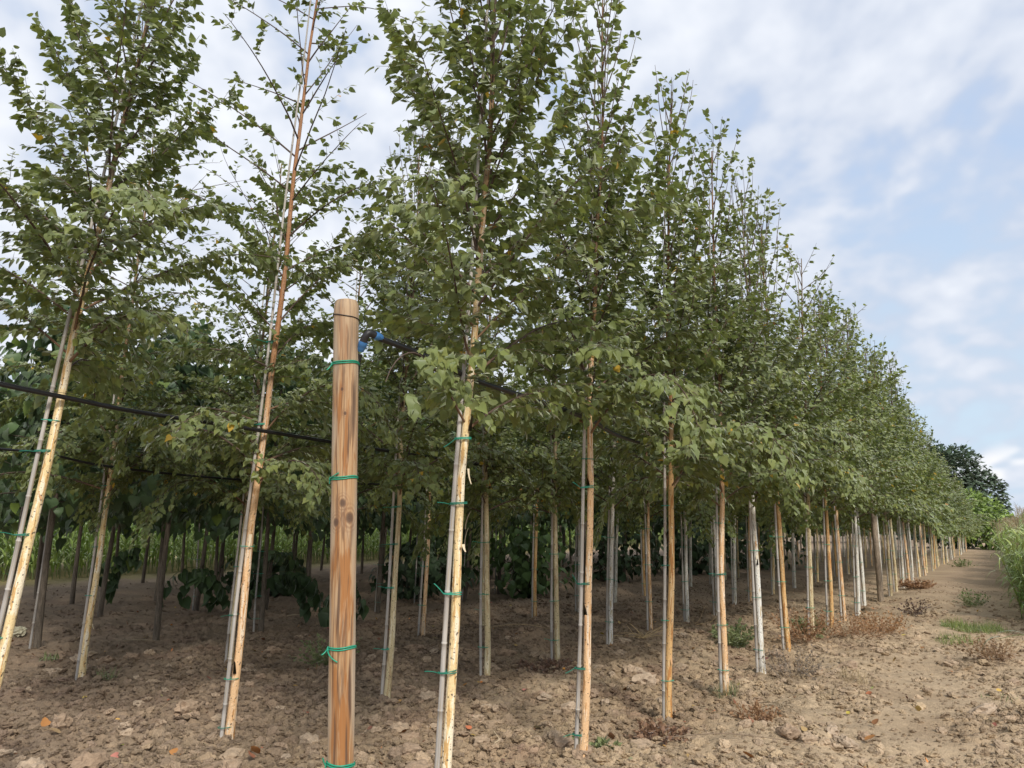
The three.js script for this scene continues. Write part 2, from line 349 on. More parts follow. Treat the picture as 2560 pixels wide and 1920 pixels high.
const BIG_LEAF = [0, 1, 2].map((k) => { const q = rng(970 + k); return leafTemplate([0, 0.06, 0.25, 0.5, 0.78, 1], [0, 0.38, 0.5, 0.44, 0.2, 0], 0.1 + 0.2 * q(), 0.2 + 0.3 * q(), 0.3, 0, 0.2, 80 + k); });
function leafColour(r, vigour = 0) {
  const k = r();
  if (k < 0.003) return [0.62, 0.40, 0.03];
  if (k < 0.0042) return [0.48, 0.24, 0.06];
  if (k < 0.02) return [0.20, 0.24, 0.045];
  const t = r(), b = 0.76 + 0.5 * r() + vigour;
  const c = mix3([0.142, 0.190, 0.048], mix3([0.180, 0.224, 0.092], [0.252, 0.280, 0.045], r()), t);
  return [c[0] * b, c[1] * b, c[2] * b];
}
const UP = V(0, 1, 0);
function leafMatrix(r, p, dir, out, hang, size) {                             // a leaf at p on a twig that runs along dir
  const y = V((r() - 0.5) * 1.1, (r() - 0.5) * 0.7 - hang, (r() - 0.5) * 1.1).addScaledVector(dir, 0.45).addScaledVector(out, 0.25).normalize();
  const n = V((r() - 0.5) * 1.2, 0.75 + (r() - 0.5) * 0.6, (r() - 0.5) * 1.2).addScaledVector(out, 0.45); n.addScaledVector(y, -n.dot(y)).normalize();
  const x = V(0, 0, 0).crossVectors(y, n), m = new THREE.Matrix4().makeBasis(x.multiplyScalar(size), y.clone().multiplyScalar(size), n.multiplyScalar(size));
  return m.setPosition(p.x + y.x * size * 0.3, p.y + y.y * size * 0.3, p.z + y.z * size * 0.3);
}

// ---------------------------------------------------------------- birch trees
// grow(): trunk line, limbs, twigs and leaf places of one young birch standing at the origin
function grow(o) {
  const r = rng(o.seed), H = o.H, leaves = [], twigs = [], limbs = [];
  const lean = (h) => V(o.lean * h * o.side.x, h, o.lean * h * o.side.z).add(V(0.014 * Math.sin(h * 1.7 + o.seed) + 0.006 * Math.sin(h * 4.3 + o.seed * 2), 0, 0.014 * Math.cos(h * 1.3 + o.seed)));
  const trunk = [], rad = [], N = o.steps ?? 18;
  for (let i = 0; i <= N; i++) { const h = -0.12 + (H + 0.12) * i / N; trunk.push(lean(h)); rad.push(o.r * (1 - 0.88 * Math.pow(i / N, 1.1)) + 0.002); }
  const spot = (h) => lean(h), n = o.limbs;
  let az = r() * 6.28;
  for (let k = 0; k < n; k++) {
    const s = Math.pow((k + 0.5 * r()) / n, 1.12), h = lerp(o.hb, H * 0.985, s); az += 2.4 + (r() - 0.5) * 0.7;
    const prof = o.habit === 'broom' ? lerp(1.35, 0.72, s) : lerp(1.2, 0.75, s);
    let L = prof * (0.62 + 0.62 * r()) * o.spread; if (s < 0.12) L *= 0.75 + 0.35 * r();
    const el0 = o.habit === 'broom' ? lerp(0.66, 1.2, smooth(0.04, 0.42, s)) + (r() - 0.5) * 0.3 : lerp(0.65, 0.8, s) + (r() - 0.5) * 0.6;
    const gravity = o.habit === 'broom' ? lerp(-0.12, 0.2, Math.sqrt(s)) + (r() - 0.5) * 0.1 : lerp(-0.14, 0.02, s) + (r() - 0.5) * 0.16;
    const out = V(Math.cos(az), 0, Math.sin(az)), step = 0.085, pts = [spot(h)], dirs = [];
    let d = out.clone().multiplyScalar(Math.cos(el0)).addScaledVector(UP, Math.sin(el0));
    L = Math.min(L, (H + 0.12 - h) / Math.sin(Math.max(0.5, el0 + 0.15)) + 0.1);
    const m = Math.max(3, Math.round(L / step));
    for (let i = 0; i < m; i++) {
      const late = i / m; d.y += gravity * step * 8 * (0.4 + late) - (s < 0.4 ? 0.2 * late * late * (1 - s * 2.4) : 0);
      d.x += (r() - 0.5) * 0.10; d.z += (r() - 0.5) * 0.10; d.normalize(); dirs.push(d.clone());
      pts.push(pts[i].clone().addScaledVector(d, step));
    }
    if (o.clear && pts.some(o.clear)) continue;                               // cut back where the pipe hangs free
    const r0 = lerp(0.0085, 0.0048, s) * (0.8 + 0.4 * r()) * (o.r / 0.03);
    limbs.push({ pts, rad: pts.map((_, i) => r0 * (1 - 0.82 * i / m) + 0.0008), s });
    const gap = o.twigGap * lerp(0.68, 1.6, smooth(0.2, 0.75, s));
    let run = 0.05 + r() * 0.05, flip = r() < 0.5 ? 1 : -1;
    for (let i = 1; i <= m; i++) {
      const here = pts[i], dd = dirs[i - 1], u = i / m;
      for (; run < step; run += gap * (0.7 + 0.6 * r())) {
        if (u < 0.1) continue;
        const sideV = V(0, 0, 0).crossVectors(dd, UP).normalize().multiplyScalar(flip); flip = -flip;
        const td = dd.clone().multiplyScalar(0.75).addScaledVector(sideV, 0.7 + 0.3 * r()).addScaledVector(UP, (r() - lerp(0.5, 0.05, smooth(0.05, 0.4, s))) * 0.8).normalize();
        if (r() < 0.85 * smooth(0.28, 0.55, s)) { flip = -flip; continue; }
        const tl = (0.14 + 0.34 * r()) * (1 - 0.55 * u) * o.twigLen * (s > 0.75 ? 0.75 : 1), q = Math.max(2, Math.round(tl / 0.06)), tp = [here.clone()], droop = lerp(-0.16, 0.02, Math.pow(s, 0.5)) * (0.4 + r());
        let t = td.clone(), dist = 0, next = 0.02;
        for (let j = 0; j < q; j++) {
          t.y += droop; t.x += (r() - 0.5) * 0.25; t.z += (r() - 0.5) * 0.25; t.normalize(); const from = tp[j], to = from.clone().addScaledVector(t, tl / q); tp.push(to);
          for (; next < (j + 1) * tl / q; next += o.leafGap * (0.7 + 0.6 * r())) {
            const f = clamp((next - j * tl / q) / (tl / q));
            leaves.push(leafMatrix(r, from.clone().lerp(to, f), t, out, lerp(0.62, 0.05, Math.pow(s, 0.6)) * (0.3 + 1.0 * r()), o.leaf * (0.55 + 0.7 * r())));
          }
          if (j === q - 1) leaves.push(leafMatrix(r, to, t, out, 0.3, o.leaf * (0.5 + 0.4 * r())));
        }
        twigs.push(tp);
      }
      run -= step;
      if (u > 0.15) for (let q = 0; q < (s > 0.42 ? 2 : 3); q++) if (r() < (s > 0.45 ? lerp(0.66, 0.38, s) : 0.9)) leaves.push(leafMatrix(r, pts[i - 1].clone().lerp(here, r()), dd, V(r() - 0.5, 0, r() - 0.5).multiplyScalar(3), lerp(0.7, 0.25, s) * r(), o.leaf * (0.75 + 0.5 * r())));
    }
  }
  for (let k = 0; k < (o.spurs ?? 70); k++) {                                 // short spurs straight on the trunk
    const h = lerp(o.hb + 0.1, H * 0.86, Math.pow(r(), 1.2)), a = r() * 6.28, out = V(Math.cos(a), 0.25 + 0.5 * r(), Math.sin(a)).normalize(), L = 0.10 + 0.22 * r(), b = lean(h), tp = [b, b.clone().addScaledVector(out, L * 0.5), b.clone().addScaledVector(out, L).add(V(0, -0.02, 0))];
    if (o.clear && tp.some(o.clear)) continue;
    twigs.push(tp);
    for (let q = 0.25; q <= 1.01; q += 0.12) leaves.push(leafMatrix(r, b.clone().addScaledVector(out, L * q), out, out, 0.3 * r(), o.leaf * (0.55 + 0.6 * r())));
  }
  if (o.trim) return { trunk, rad, limbs, twigs: twigs.filter((t) => !t.some(o.trim)), leaves: leaves.filter((m) => !o.trim(V(m.elements[12], m.elements[13], m.elements[14]))) };
  return { trunk, rad, limbs, twigs, leaves };
}
const barkShade = (o) => (t, len) => { const h = len - 0.12, k = smooth(o.hb - 0.1, o.hb + 1.5, h); return mix3([1, 1, 1], o.k === 'A' ? [0.46, 0.33, 0.25] : [0.33, 0.26, 0.22], k); };
const LIMB = [0.085, 0.055, 0.042], TWIG = [0.10, 0.065, 0.05];
const eyeAt = V(0, EYE, 0), fwd = V(0, Math.sin(0.17925), -Math.cos(0.17925)), upv = V(0, Math.cos(0.17925), Math.sin(0.17925));
const seen = (p) => { const q = p.clone().sub(eyeAt), z = q.dot(fwd); return z > 0.5 && Math.abs(q.x) < z * 0.69 && Math.abs(q.dot(upv)) < z * 0.53; };
// shared single-leaf meshes: a few shapes, each in several tones
const TONES = 14, toneRng = rng(4242);
const leafPalette = Array.from({ length: TONES }, (_, k) => k === 13 ? [0.62, 0.40, 0.03] : leafColour(() => 0.1 + 0.9 * toneRng()));
const LEAF_GEO = NEAR_LEAF.map((t) => leafPalette.map((c) => new GB().stamp(t, new THREE.Matrix4(), c).build()));

function flakes(o, g) {                                                       // curled strips of peeling bark
  const r = rng(o.seed + 5), n = Math.round(4 + 7 * r());
  for (let k = 0; k < n; k++) {
    const h = 0.1 + r() * 2.1, a = r() * 6.28, c = V(o.lean * h * o.side.x, h, o.lean * h * o.side.z), rr = o.r * (1 - 0.88 * Math.pow(h / o.H, 1.1)) + 0.001, w = 0.012 + 0.018 * r(), len = 0.03 + 0.07 * r(), curl = 0.012 + 0.02 * r();
    const O = V(Math.cos(a), 0, Math.sin(a)), T = V(-O.z, 0, O.x), col = r() < 0.5 ? [0.72, 0.6, 0.42] : [0.52, 0.3, 0.15], b = g.k;
    for (let i = 0; i <= 4; i++) for (const s of [-1, 1]) {
      const u = i / 4, q = c.clone().addScaledVector(O, rr + curl * u * u + 0.001).addScaledVector(T, s * w / 2 * (1 - 0.6 * u)); q.y += (r() < 2 ? 1 : 1) * len * (u - 0.3) * (k % 2 ? 1 : -1);
      g.vert(q.x, q.y, q.z, O.x, 0.3, O.z, col);
    }
    for (let i = 0; i < 4; i++) { const q = b + i * 2; g.i.push(q, q + 1, q + 2, q + 1, q + 3, q + 2); }
  }
}
function nearBirch(o) {
  const g = grow(o), t = thing('birch_tree', V(o.x, -0.01, o.z), o.label, 'birch tree', o.group), r = rng(o.seed + 1);
  part(t, 'trunk', new GB().tube(g.trunk, g.rad, 16, barkShade(o), { v0: o.seed * 0.37, bump: (len, a) => 0.05 * n2(len * 3.1 + o.seed, Math.cos(a)) + 0.03 * n2(len * 11, o.seed + Math.sin(a)) + (len < 0.3 ? 0.25 * Math.pow(1 - len / 0.3, 2) : 0) }).build(), M[o.bark]);
  for (const l of g.limbs) part(t, 'branch', new GB().tube(l.pts, l.rad, 6, l.s < 0.15 && o.bark !== 'white' ? (u) => mix3([0.19, 0.11, 0.06], LIMB, smooth(0, 0.22, u)) : LIMB).build(), M.twig);
  const tw = new GB(); for (const p of g.twigs) tw.tube(p, p.map((_, i) => 0.0019 * (1 - 0.6 * i / p.length)), 3, TWIG, { caps: false });
  part(t, 'twigs', tw.build(), M.twig, 'stuff');
  if (o.flakes !== false) { const f = new GB(); flakes(o, f); part(t, 'peeling_bark', f.build(), M.dryLeaf, 'stuff'); }
  const rest = new GB(), base = t.position, order = g.leaves.map((m) => { const p = V(m.elements[12], m.elements[13], m.elements[14]).add(base); return [seen(p) ? p.distanceTo(eyeAt) - m.elements[0] * 0 : 99, m]; }).sort((a, b) => a[0] - b[0]);
  order.forEach(([d, m], k) => {
    if (k < o.single && d < 50) { const tone = r() < 0.004 ? 13 : Math.floor(r() * 13); const leaf = part(t, 'leaf', LEAF_GEO[k % 6][tone], M.leaf); leaf.applyMatrix4(m); }
    else rest.stamp(o.fineLeaves ? FINE_LEAF[k % 4] : MID_LEAF[k % 3], m, leafColour(r));
  });
  part(t, 'crown', rest.build(), M.leaf, 'stuff');
  return t;
}
const sideOf = (x, z) => { const d = Math.hypot(x, z); return V(-z / d, 0, x / d); };   // to the side, as seen from where one stands on the path

// ---------------------------------------------------------------- bamboo stakes with green ties
function tieRing(g, c, axisX, a, b, tube, tilt, tail, r) {                    // an oval loop round trunk and stake, with a loose end
  const pts = [], n = 20, az = V(-axisX.z, 0, axisX.x);
  for (let i = 0; i <= n; i++) { const t = i / n * Math.PI * 2; pts.push(c.clone().addScaledVector(axisX, Math.cos(t) * a).addScaledVector(az, Math.sin(t) * b).add(V(0, tilt * Math.cos(t), 0))); }
  g.tube(pts, pts.map(() => tube), 6, [1, 1, 1], { caps: false });
  if (tail) {
    const s = pts[n / 2], q = [s.clone()], d = axisX.clone().multiplyScalar(-0.8).add(V((r() - 0.5) * 0.5, tail, 0.55)).normalize();
    for (let i = 0; i < 5; i++) { d.y -= 0.06 * Math.sign(tail); d.normalize(); q.push(q[i].clone().addScaledVector(d, 0.017)); }
    g.tube(q, q.map(() => tube * 0.9), 5);
  }
}
function caneGeometry(H, r0, lean, side, seed, sides = 10) {
  const pts = [], rad = [], r = rng(seed); let next = 0.15 + 0.2 * r();
  const p = (h) => V(lean * h * side.x + 0.006 * Math.sin(h * 2 + seed), h, lean * h * side.z);
  for (let h = -0.1; h < H;) {
    const q = r0 * (1 - 0.62 * h / H);
    if (h >= next) { for (const [dh, k] of [[-0.006, 1], [-0.002, 1.14], [0.003, 1.16], [0.008, 0.98]]) { pts.push(p(h + dh)); rad.push(q * k); } next = h + 0.27 + 0.12 * r(); h += 0.05; }
    else { pts.push(p(h)); rad.push(q); h += Math.min(0.25, Math.max(0.03, next - h)); }
  }
  return new GB().tube(pts, rad, sides, (t) => { const k = 0.9 + 0.1 * Math.sin(t * 40 + seed); return [k, k, k]; }, { v0: seed }).build();
}
function nearStake(o, ties, label, group) {
  const r0 = 0.0155, off = o.r + r0 + 0.004, sx = o.side.clone().multiplyScalar(-off), p = V(o.x + sx.x, -0.01, o.z + sx.z + 0.004);
  const t = thing('bamboo_stake', p, label, 'stake', group), r = rng(o.seed + 9);
  part(t, 'cane', caneGeometry(o.stakeH ?? o.H * 0.93, r0, o.lean, o.side, o.seed), M.cane);
  ties.forEach(([h, tail]) => {
    const g = new GB(), c = V(o.lean * h * o.side.x + o.side.x * off / 2, h, o.lean * h * o.side.z + o.side.z * off / 2), tr = o.r * (1 - 0.88 * Math.pow(h / o.H, 1.1));
    for (const dy of tail ? [0, 0.007] : [0]) tieRing(g, c.clone().add(V(0, dy, 0)), o.side, (off + tr + r0) / 2 + 0.006, Math.max(tr, r0) + 0.006, 0.0031, 0.006 * (r() - 0.5) + dy * 0.6, dy ? 0 : tail, r);
    part(t, 'tie', g.build(), [M.tie, M.tieFaded, M.tieDark][Math.floor(r() * 3)]);
  });
  return t;
}

// first trees of the rows, those that stand out one by one
const near = [
  { k: 'B', x: -3.122, z: -4.728, lean: 0.102, r: 0.030, H: 7.4, hb: 2.55, bark: 'cream', habit: 'broom', limbs: 52, single: 300, fineLeaves: true, spread: 1.1, seed: 12,
    ties: [[0.93, 0], [1.53, 0.5], [2.05, 0.15], [2.25, 0], [3.0, 0]], label: 'pale yellow birch leaning hard beside its stake at the edge, branch forking below the pipe' },
  { k: 'A', x: -2.17, z: -6.21, lean: 0.058, bow: 0.05, r: 0.031, H: 7.6, hb: 1.85, bark: 'peach', habit: 'open', limbs: 56, single: 300, fineLeaves: true, spread: 1.15, seed: 21, spurs: 30, clear: (p) => p.z > 0.1 && p.y > 2.75 && p.y < 4.6 && Math.abs(p.x - 0.06 * p.y) < 0.3,
    ties: [[0.07, 0], [0.42, 0], [1.42, 0], [2.4, 0.3], [3.1, 0.3], [3.28, 0]], label: 'pinkish cream birch with sparse open top leaning beside the wooden post' },
  { k: 'C', x: -0.373, z: -4.329, lean: 0.056, r: 0.027, H: 7.0, hb: 2.1, bark: 'cream', habit: 'broom', limbs: 58, single: 300, fineLeaves: true, spread: 1.0, seed: 33, trim: (p) => p.x < -0.06 && p.y > 1.6 && p.y < 2.7 && p.z > -0.3, clear: (p) => (p.x < -0.22 && p.y > 1.7 && p.y < 2.75 && p.z > -0.12) || (p.x > 0.36 && p.z > 0.05 && p.y > 2.05 && p.y < 2.5),
    ties: [[0.81, 0.4], [1.22, 1.2], [1.71, 0.3], [2.075, -1]], label: 'creamy white birch with torn bark, the first one after the wooden post' },
  { k: 'D', x: 0.49, z: -5.67, lean: 0.046, r: 0.028, H: 5.9, hb: 2.25, bark: 'peach', habit: 'broom', limbs: 50, single: 300, fineLeaves: true, spread: 1.05, seed: 44,
    ties: [[0.15, 0.1], [0.59, -0.5], [1.17, 1.3], [1.86, 0.6], [2.07, 0]], label: 'peach coloured birch with peeling white strips, its limb forking at the black pipe' },
  { k: 'E', x: 1.30, z: -6.65, lean: 0.034, r: 0.028, H: 5.55, hb: 1.85, bark: 'orange', habit: 'broom', limbs: 46, single: 300, fineLeaves: true, spread: 1.1, seed: 55,
    ties: [[0.32, 0], [0.8, 0], [1.25, 0], [1.75, 0]], label: 'orange barked birch with a pale stake, third in the front row after the post' },
  { k: 'F', x: 2.07, z: -7.77, lean: 0.022, r: 0.03, H: 5.6, hb: 1.75, bark: 'peach', habit: 'broom', limbs: 44, single: 200, spread: 1.15, seed: 66,
    ties: [[0.2, 0], [0.62, 0], [1.1, 0.2], [1.6, 0]], label: 'tan birch with a green weed tuft round its foot' },
  { k: 'G', x: 2.69, z: -8.64, lean: 0.016, r: 0.03, H: 5.55, hb: 1.7, bark: 'white', habit: 'broom', limbs: 44, single: 150, spread: 1.15, seed: 77,
    ties: [[0.25, 0], [0.8, 0], [1.3, 0]], label: 'whitest birch trunk of the front row, fifth after the wooden post' },
  { k: 'T967', x: -1.15, z: -7.40, lean: 0.034, r: 0.028, H: 5.6, hb: 1.85, bark: 'straw', habit: 'broom', limbs: 48, single: 200, spread: 1.2, seed: 88,
    ties: [[0.45, 0.4], [1.0, 0.4], [1.4, 0.1], [1.75, 0.2]], label: 'straw coloured knobbly birch between the wooden post and the creamy white birch' },
  { k: 'T207', x: -4.45, z: -8.32, lean: 0.034, r: 0.033, H: 6.3, hb: 1.85, bark: 'cream', habit: 'open', limbs: 62, single: 150, spread: 1.4, seed: 99,
    ties: [[0.85, 0], [1.35, 0], [2.0, 0]], label: 'thick cream birch with flaking foot, first in the third row' },
  { k: 'T577', x: -3.23, z: -9.18, lean: 0.038, r: 0.031, H: 6.2, hb: 1.65, bark: 'straw', habit: 'open', limbs: 62, single: 100, spread: 1.4, seed: 111,
    ties: [[0.55, 0.1], [1.1, 0], [1.7, 0]], label: 'straw coloured birch half hidden behind the pinkish cream leaning birch' },
];
const stakeLabels = { B: 'grey bamboo stake tied to the hard leaning pale yellow birch', A: 'thin grey bamboo stake tied to the pinkish cream birch', C: 'thick grey bamboo stake with loose green tie ends beside the creamy white birch', D: 'pale grey bamboo stake tied to the peach birch with peeling strips', E: 'pale grey bamboo stake tied to the orange birch in front', F: 'grey bamboo stake tied to the tan birch with weeds at its foot', G: 'grey bamboo stake tied to the whitest birch trunk', T967: 'grey bamboo stake tied to the straw coloured knobbly birch', T207: 'grey bamboo stake tied to the thick birch with flaking foot', T577: 'grey bamboo stake tied to the half hidden straw coloured birch' };
for (const o of near) {
  Object.assign(o, { side: sideOf(o.x, o.z), leaf: 0.059, leafGap: 0.0235, twigGap: 0.061, twigLen: 1.15, group: 'staked young birch trees in rows' });
  nearBirch(o);
  nearStake(o, o.ties, stakeLabels[o.k], 'bamboo stakes beside the birch trees');
}

// the rest of the rows: a few kinds of tree, copied
function kind(o, far) {
  const g = grow(o), r = rng(o.seed + 1), t = new THREE.Group();
  part(t, 'trunk', new GB().tube(g.trunk, g.rad, far ? 7 : 10, barkShade(o), { v0: o.seed * 0.37, bump: (len) => 0.06 * n2(len * 4 + o.seed, 2) }).build(), M[o.bark]);
  const b = new GB(); for (const l of g.limbs) b.tube(l.pts, l.rad.map((q) => q * (far ? 1.3 : 1)), far ? 3 : 4, LIMB, { caps: false });
  if (!far) for (const p of g.twigs) b.tube([p[0], p[p.length - 1]], [0.002, 0.001], 3, TWIG, { caps: false });
  part(t, 'branches', b.build(), M.twig, 'stuff');
  const c = new GB(); g.leaves.forEach((m, k) => c.stamp(far ? FAR_LEAF[k % 2] : MID_LEAF[k % 3], m, leafColour(r, 0.08)));
  part(t, 'crown', c.build(), M.leaf, 'stuff');
  return t;
}
const barks = ['cream', 'orange', 'straw', 'peach', 'white'], mixBarks = ['cream', 'cream', 'straw', 'straw', 'peach', 'white', 'white', 'orange'];
const midKinds = barks.slice(0, 5).map((bark, k) => kind({ bark, seed: 200 + k * 7, lean: 0, side: V(1, 0, 0), r: 0.028 + 0.003 * (k % 3), H: 5.3 + 0.12 * k, hb: 1.75, habit: k % 3 === 2 ? 'open' : 'broom', limbs: 46, spread: 1.2, leaf: 0.066, leafGap: 0.029, twigGap: 0.066, twigLen: 1.15, steps: 14 }, false));
const farKinds = barks.slice(0, 5).map((bark, k) => kind({ bark, seed: 260 + k * 7, lean: 0, side: V(1, 0, 0), r: 0.032, H: 5.4 + 0.12 * k, hb: 1.65, habit: 'broom', limbs: 40, spread: 1.2, leaf: 0.095, leafGap: 0.045, twigGap: 0.092, twigLen: 1.15, steps: 8 }, true));
const stakeKinds = [0, 1, 2].map((k) => {
  const t = new THREE.Group(), r = rng(500 + k); part(t, 'cane', caneGeometry(5.3, 0.0165, 0, V(1, 0, 0), 600 + k, 7), M.cane);
  for (const h of [[0.3, 0.85, 1.4, 1.95], [0.25, 0.7, 1.25, 1.8], [0.45, 1.0, 1.55]][k]) { const g = new GB(); tieRing(g, V(0.027, h, 0), V(1, 0, 0), 0.058, 0.042, 0.0036, 0.006 * (r() - 0.5), r() < 0.4 ? 0.4 : 0, r); part(t, 'tie', g.build(), M.tie); }
  return t;
});
const ORD = ['first', 'second', 'third', 'fourth', 'fifth', 'sixth', 'seventh', 'eighth', 'ninth', 'tenth', 'eleventh', 'twelfth', 'thirteenth', 'fourteenth', 'fifteenth', 'sixteenth'];
const ROW = ['front', 'second', 'third'];
const toneWord = { cream: 'cream', orange: 'orange brown', straw: 'straw coloured', peach: 'peach coloured', white: 'white' };
function copyOf(proto, name, pos, label, category, group) { const o = proto.clone(); o.name = numbered(name); o.position.copy(pos); o.userData = { label, category, group }; scene.add(o); return o; }
const rowLists = [
  [[3.41, -9.86, 'orange', 6], [4.16, -11.0, 'straw', 7], [4.88, -12.12, 'orange', 8], [5.59, -13.3, 'peach', 9], [6.26, -14.28, 'white', 10], [6.92, -15.5, 'white', 11]],
  [[-0.28, -8.57, 'straw', 4], [0.53, -9.49, 'straw', 5], [1.31, -10.54, 'white', 6], [2.13, -12.12, 'peach', 7], [2.86, -12.88, 'white', 8], [3.61, -13.92, 'white', 9], [4.35, -15.35, 'white', 10]],
  [[-2.2, -10.3, 'straw', 3], [-1.29, -11.45, 'peach', 4], [-0.45, -12.66, 'straw', 5], [0.41, -13.92, 'orange', 6], [1.22, -14.47, 'white', 7], [2.10, -15.95, 'white', 8], [3.06, -18.07, 'orange', 9]],
];
const rr = rng(808);
for (let row = 0; row < 3; row++) {
  const lat = [2.62, 4.75, 7.15][row];
  let [a] = rowOf(...rowLists[row].at(-1).slice(0, 2)), k = rowLists[row].at(-1)[3];
  while (a < 50) { a += 1.3 + (rr() - 0.5) * 0.14; k++; const p = at(a, lat + (rr() - 0.5) * 0.16); if (row === 0 && Math.abs(a - 18.15) < 0.45) { a += 0.2; p.copy(at(a + 0.3, lat)); } rowLists[row].push([p.x, p.z, mixBarks[Math.floor(rr() * 8)], k]); }
  for (const [x, z, bark, n] of rowLists[row]) {
    const d = Math.hypot(x, z), far = d > 19, list = far ? farKinds : midKinds, p = V(x, groundHeight(x, z) - 0.01, z), word = toneWord[bark];
    const early = n <= 16, label = early ? `${word} birch trunk with a stake, ${ORD[n - 1]} from the start of the ${ROW[row]} row` : `slim birch with dense green crown far along the ${ROW[row]} row`;
    const sc0 = lerp(1, 0.62, smooth(18, 47, rowOf(x, z)[0])), tilt = (row === 0 ? 0.016 : 0.02) + (rr() - 0.5) * 0.045, turn = rr() * 6.28, sc = sc0 * (0.93 + rr() * 0.14);
    const t = copyOf(list[barks.indexOf(bark) % 5], 'birch_tree', p, label, 'birch tree', early ? 'staked young birch trees in rows' : `birch trees far along the ${ROW[row]} row`);
    t.rotation.set(0, turn, -tilt, 'ZYX'); t.scale.set(lerp(1, sc, 0.3), sc, lerp(1, sc, 0.3));
    const s = copyOf(stakeKinds[Math.floor(rr() * 3)], 'bamboo_stake', p.clone().add(V(-0.055, 0, 0.01)), early ? `thin grey bamboo stake tied to the ${ORD[n - 1]} birch of the ${ROW[row]} row` : `thin grey bamboo stake tied to a birch far along the ${ROW[row]} row`, 'stake', early ? 'bamboo stakes beside the birch trees' : `bamboo stakes far along the ${ROW[row]} row`);
    s.rotation.z = -tilt; s.scale.y = sc0; if (n > 16 && n % 2) s.rotation.y = rr() - 0.5;
  }
}

// ---------------------------------------------------------------- dark broad-leaved trees behind the birches
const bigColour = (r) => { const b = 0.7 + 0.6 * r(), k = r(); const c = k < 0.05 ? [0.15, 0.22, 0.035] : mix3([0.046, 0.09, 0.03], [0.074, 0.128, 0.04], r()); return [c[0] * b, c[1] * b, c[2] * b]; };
function broadTree(seed) {
  const r = rng(seed), t = new THREE.Group(), H = 4.2 + r() * 0.5, trunk = [], rad = [], w = (h) => V(0.03 * Math.sin(h * 1.2 + seed), h, 0.03 * Math.cos(h + seed));
  for (let i = 0; i <= 12; i++) { const h = -0.1 + (H + 0.1) * i / 12; trunk.push(w(h)); rad.push(0.046 * (1 - 0.8 * i / 12)); }
  part(t, 'trunk', new GB().tube(trunk, rad, 9, [1, 1, 1], { v0: seed }).build(), M.darkBark);
  const b = new GB(), c = new GB(); let az = r() * 6;
  for (let k = 0; k < 20; k++) {
    az += 2.4; const h = lerp(1.9, H, k / 20), L = lerp(1.5, 0.6, k / 20) * (0.8 + 0.4 * r()), out = V(Math.cos(az), 0, Math.sin(az)), pts = [w(h)];
    const d = out.clone().multiplyScalar(0.85).add(V(0, lerp(0.15, 0.8, k / 20), 0)).normalize();
    for (let i = 0; i < 8; i++) { d.y -= 0.09; d.normalize(); pts.push(pts[i].clone().addScaledVector(d, L / 8)); }
    b.tube(pts, pts.map((_, i) => 0.013 * (1 - i / 9)), 4, [0.07, 0.055, 0.04], { caps: false });
    for (let i = 1; i <= 8; i++) for (let j = 0; j < 6; j++) {
      const q = pts[i].clone().add(V((r() - 0.5) * 0.5, (r() - 0.5) * 0.4, (r() - 0.5) * 0.5));
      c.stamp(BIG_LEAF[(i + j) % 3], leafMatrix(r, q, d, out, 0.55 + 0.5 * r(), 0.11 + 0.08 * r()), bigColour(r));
    }
  }
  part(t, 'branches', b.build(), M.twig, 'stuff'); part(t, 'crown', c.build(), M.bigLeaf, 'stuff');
  return t;
}
const broadKinds = [0, 1, 2, 3].map((k) => broadTree(700 + k * 13));
const broadSpots = [[-6.0, -10.1, 'with a cane stake, beside the thick cream birch'], [-4.99, -11.22, 'standing alone between two pale birches'], [-3.81, -11.95, 'just behind the foot of the leaning cream birch'],
  [-6.84, -13.19, 'behind the flaking cream birch'], [-5.76, -14.47, 'with large leaves hanging at its foot'], [-4.71, -15.14, 'behind the pinkish cream birch, deep in shade'], [-8.65, -15.57], [-7.29, -16.11], [-9.19, -18.07], [-9.86, -21.0], [-3.13, -18.7], [-8.9, -14.1], [-7.5, -11.8], [-7.1, -8.6]];
{
  const r = rng(909), rows = [[10.05, 9.3, 46], [12.6, 11.5, 48], [15.0, 10.9, 40], [17.5, 11.4, 34], [19.8, 13.4, 30], [17.5, 7.2, 9], [19.8, 9.5, 11]];
  for (const [l, a0, a1] of rows) for (let a = a0; a < a1; a += 1.33 + (r() - 0.5) * 0.2) { const p = at(a, l + (r() - 0.5) * 0.35); if (p.distanceTo(V(-3.13, 0, -18.7)) > 0.6) broadSpots.push([p.x, p.z]); }
  broadSpots.forEach(([x, z, said], i) => {
    const rowN = Math.round((rowOf(x, z)[1] - 10) / 2.45), gr = `shaded dark trunks in row ${['four', 'five', 'six', 'seven', 'eight', 'nine'][clamp(rowN, 0, 5)]}`;
    const t = copyOf(broadKinds[i % 4], 'broadleaf_tree', V(x, groundHeight(x, z), z), said ? `dark grey trunked broadleaf tree ${said}` : `dark trunked large leaved tree in the shade, ${['fourth', 'fifth', 'sixth', 'seventh', 'eighth', 'ninth'][clamp(rowN, 0, 5)]} row from the path`, 'tree', said ? 'dark broadleaf trees behind the birches' : gr);
    t.rotation.set(0, r() * 6.28, -0.025 + (r() - 0.5) * 0.05, 'ZYX'); t.scale.setScalar(0.92 + r() * 0.14);
  });
}
